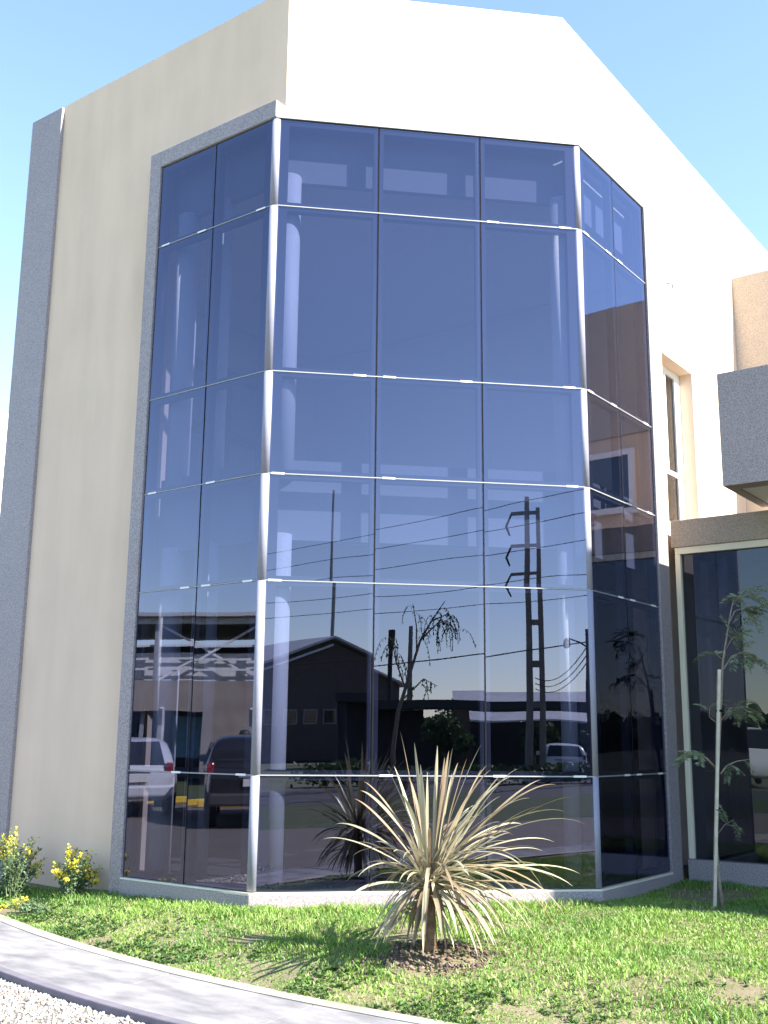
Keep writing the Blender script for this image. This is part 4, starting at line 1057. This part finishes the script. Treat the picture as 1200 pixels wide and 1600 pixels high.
# leaning thin tree with drooping twigs
dt = empty('weeping_tree', (17.0, -11.6, -0.02)); tag(dt, 'leaning bare limbed weeping tree with drooping twigs, reflected in the front glass', 'tree')
px_r = Vector((0.50, 0.69, 0)) / Vector((0.50, 0.69, 0)).length      # runs to the right as seen in the glass
def TP(a, z): return px_r * a + Vector((0, 0, z))
mb = MB(); mb.tube([TP(-.55, 0), TP(-.62, 1.2), TP(-.5, 2.4), TP(-.2, 3.4), TP(.1, 4.3), TP(.45, 4.9), TP(.8, 5.5)], [.09, .075, .06, .045, .035, .025, .012], 7); mb.build('trunk', bark, dt, smooth=True)
limbs = [[TP(.0, 4.0), TP(-.02, 4.7), TP(-.12, 5.4)], [TP(.1, 4.3), TP(.7, 4.9), TP(1.0, 4.6)], [TP(-.3, 3.0), TP(-.6, 3.8), TP(-.75, 4.4)], [TP(.4, 4.85), TP(.9, 5.1), TP(1.15, 4.6)], [TP(-.4, 2.7), TP(.2, 3.3), TP(.6, 3.1)]]
rs = random.Random(77); V, F = [], []
for l in limbs:
    mb = MB(); mb.tube(l, [.03, .02, .01], 5); mb.build('limb', bark, dt)
for k in range(46):
    l = rs.choice(limbs + [[TP(.1, 4.3), TP(.45, 4.9), TP(.8, 5.5)]]); t = rs.uniform(.25, 1); q = (l[0].lerp(l[1], t * 2) if t < .5 else l[1].lerp(l[2], t * 2 - 1))
    d = px_r * rs.gauss(.12, .25) + Vector((rs.gauss(0, .2), rs.gauss(0, .2), rs.uniform(-.1, .3))); ln = rs.uniform(.4, 1.2); n_ = 9
    pts = []
    for i in range(n_): pts.append(q.copy()); q = q + d.normalized() * ln / n_; d = d * .8 + Vector((0, 0, -.22))
    for i in range(n_ - 1):
        b = len(V); e = px_r * .008; V += [pts[i] - e, pts[i] + e, pts[i + 1] + e, pts[i + 1] - e]; F.append((b, b + 1, b + 2, b + 3))
        for j in range(2): rnd_quad(V, F, pts[i], rs.uniform(.06, .13), rs, Vector((rs.gauss(0, .5), rs.gauss(0, .5), -1)).normalized(), .16)
tag(mesh_obj('crown', [tuple(v) for v in V], F, greenp, dt), kind='stuff')
# hedge and far trees closing the horizon
def mass(name, pts, h, dpt, n, seed, ls, label=None):
    rs = random.Random(seed); V, F = [], []
    for i in range(n):
        k = rs.randrange(len(pts) - 1); t = rs.random(); a = Vector((*pts[k], 0)).lerp(Vector((*pts[k + 1], 0)), t)
        hh = h * (0.65 + 0.5 * noise.noise((a.x * .13, a.y * .13, seed)) + .2 * noise.noise((a.x * .5, a.y * .5, seed)))
        p_ = a + Vector((rs.uniform(-dpt, dpt), rs.uniform(-dpt, dpt), max(.05, hh) * rs.random() ** .6)); rnd_quad(V, F, p_, ls * rs.uniform(.6, 1.4), rs, asp=.5)
    o = mesh_obj(name, [tuple(v) for v in V], F, greenp); tag(o, kind='stuff'); return o
mass('far_wood', [(-140, -90), (-60, -130), (40, -150), (130, -110), (170, -20), (170, 60)], 7, 4, 9000, 3, 2.2)
mass('hedge', [(19, -17.5), (27, -13.3), (31, -9.0)], 0.85, .5, 3500, 4, .16)

# person by the workshop, bending over beyond the cars
def person(loc, rz):
    pr = empty('person', loc, rz); tag(pr, 'person in a teal jacket and cap stooping beyond the black off roader', 'person')
    J = {'pel': (0, 0, .92), 'spine': (.10, 0, 1.15), 'chest': (.24, 0, 1.34), 'neck': (.34, 0, 1.46), 'head': (.42, 0, 1.55), 'top': (.48, 0, 1.64),
         'hl': (0, .10, .88), 'kl': (.06, .12, .48), 'al': (0, .12, .08), 'tl': (.15, .13, .03), 'hr': (0, -.10, .88), 'kr': (.05, -.12, .48), 'ar': (-.03, -.12, .08), 'tr': (.12, -.13, .03),
         'sl': (.26, .19, 1.36), 'el': (.36, .24, 1.10), 'wl': (.56, .20, 1.00), 'fl': (.64, .18, .97), 'sr': (.26, -.19, 1.36), 'er': (.36, -.24, 1.10), 'wr': (.56, -.20, 1.00), 'fr': (.64, -.18, .97)}
    rad = {'pel': .15, 'spine': .14, 'chest': .16, 'neck': .06, 'head': .10, 'top': .085, 'hl': .095, 'kl': .065, 'al': .045, 'tl': .04, 'hr': .095, 'kr': .065, 'ar': .045, 'tr': .04,
           'sl': .07, 'el': .05, 'wl': .036, 'fl': .035, 'sr': .07, 'er': .05, 'wr': .036, 'fr': .035}
    E_ = [('pel', 'spine'), ('spine', 'chest'), ('chest', 'neck'), ('neck', 'head'), ('head', 'top'), ('pel', 'hl'), ('hl', 'kl'), ('kl', 'al'), ('al', 'tl'), ('pel', 'hr'), ('hr', 'kr'), ('kr', 'ar'), ('ar', 'tr'),
          ('chest', 'sl'), ('sl', 'el'), ('el', 'wl'), ('wl', 'fl'), ('chest', 'sr'), ('sr', 'er'), ('er', 'wr'), ('wr', 'fr')]
    ks = list(J); me = bpy.data.meshes.new('body'); me.from_pydata([J[k] for k in ks], [(ks.index(a), ks.index(b)) for a, b in E_], [])
    o = bpy.data.objects.new('body', me); COL.objects.link(o); o.parent = pr
    sk = o.modifiers.new('skin', 'SKIN')
    for i, k in enumerate(ks):
        me.skin_vertices[0].data[i].radius = (rad[k], rad[k])
    me.skin_vertices[0].data[0].use_root = True
    ss = o.modifiers.new('soft', 'SUBSURF'); ss.levels = 2; ss.render_levels = 2
    me.materials.append(mat('teal_cloth', (0.05, 0.22, 0.22), 0.85, var=0.15))
    mb = MB(); mb.lathe([(.115, -.01), (.118, .03), (.09, .09), (.02, .115)], 14, (.47, 0, 1.60)); mb.build('cap', dplast, pr)
try:
    person((-13.0, -11.3, 0.0), R(40))
except Exception as ex:
    print('person', ex)

# pale block far to the left behind the office
fb = empty('far_building', (-24.5, 11.0, 0), R(-20)); tag(fb, 'pale flat roofed building far off past the left edge of the office', 'building')
mb = MB(); mb.box(-6, 4, 0, 8, 0, 10.0); mb.build('wall', M['white_paint'], fb)
for k in range(3):
    mb = MB(); mb.box(-5, 3, -.06, -.01, 3.2 + k * 3, 4.6 + k * 3); mb.build('window', cglass, fb)
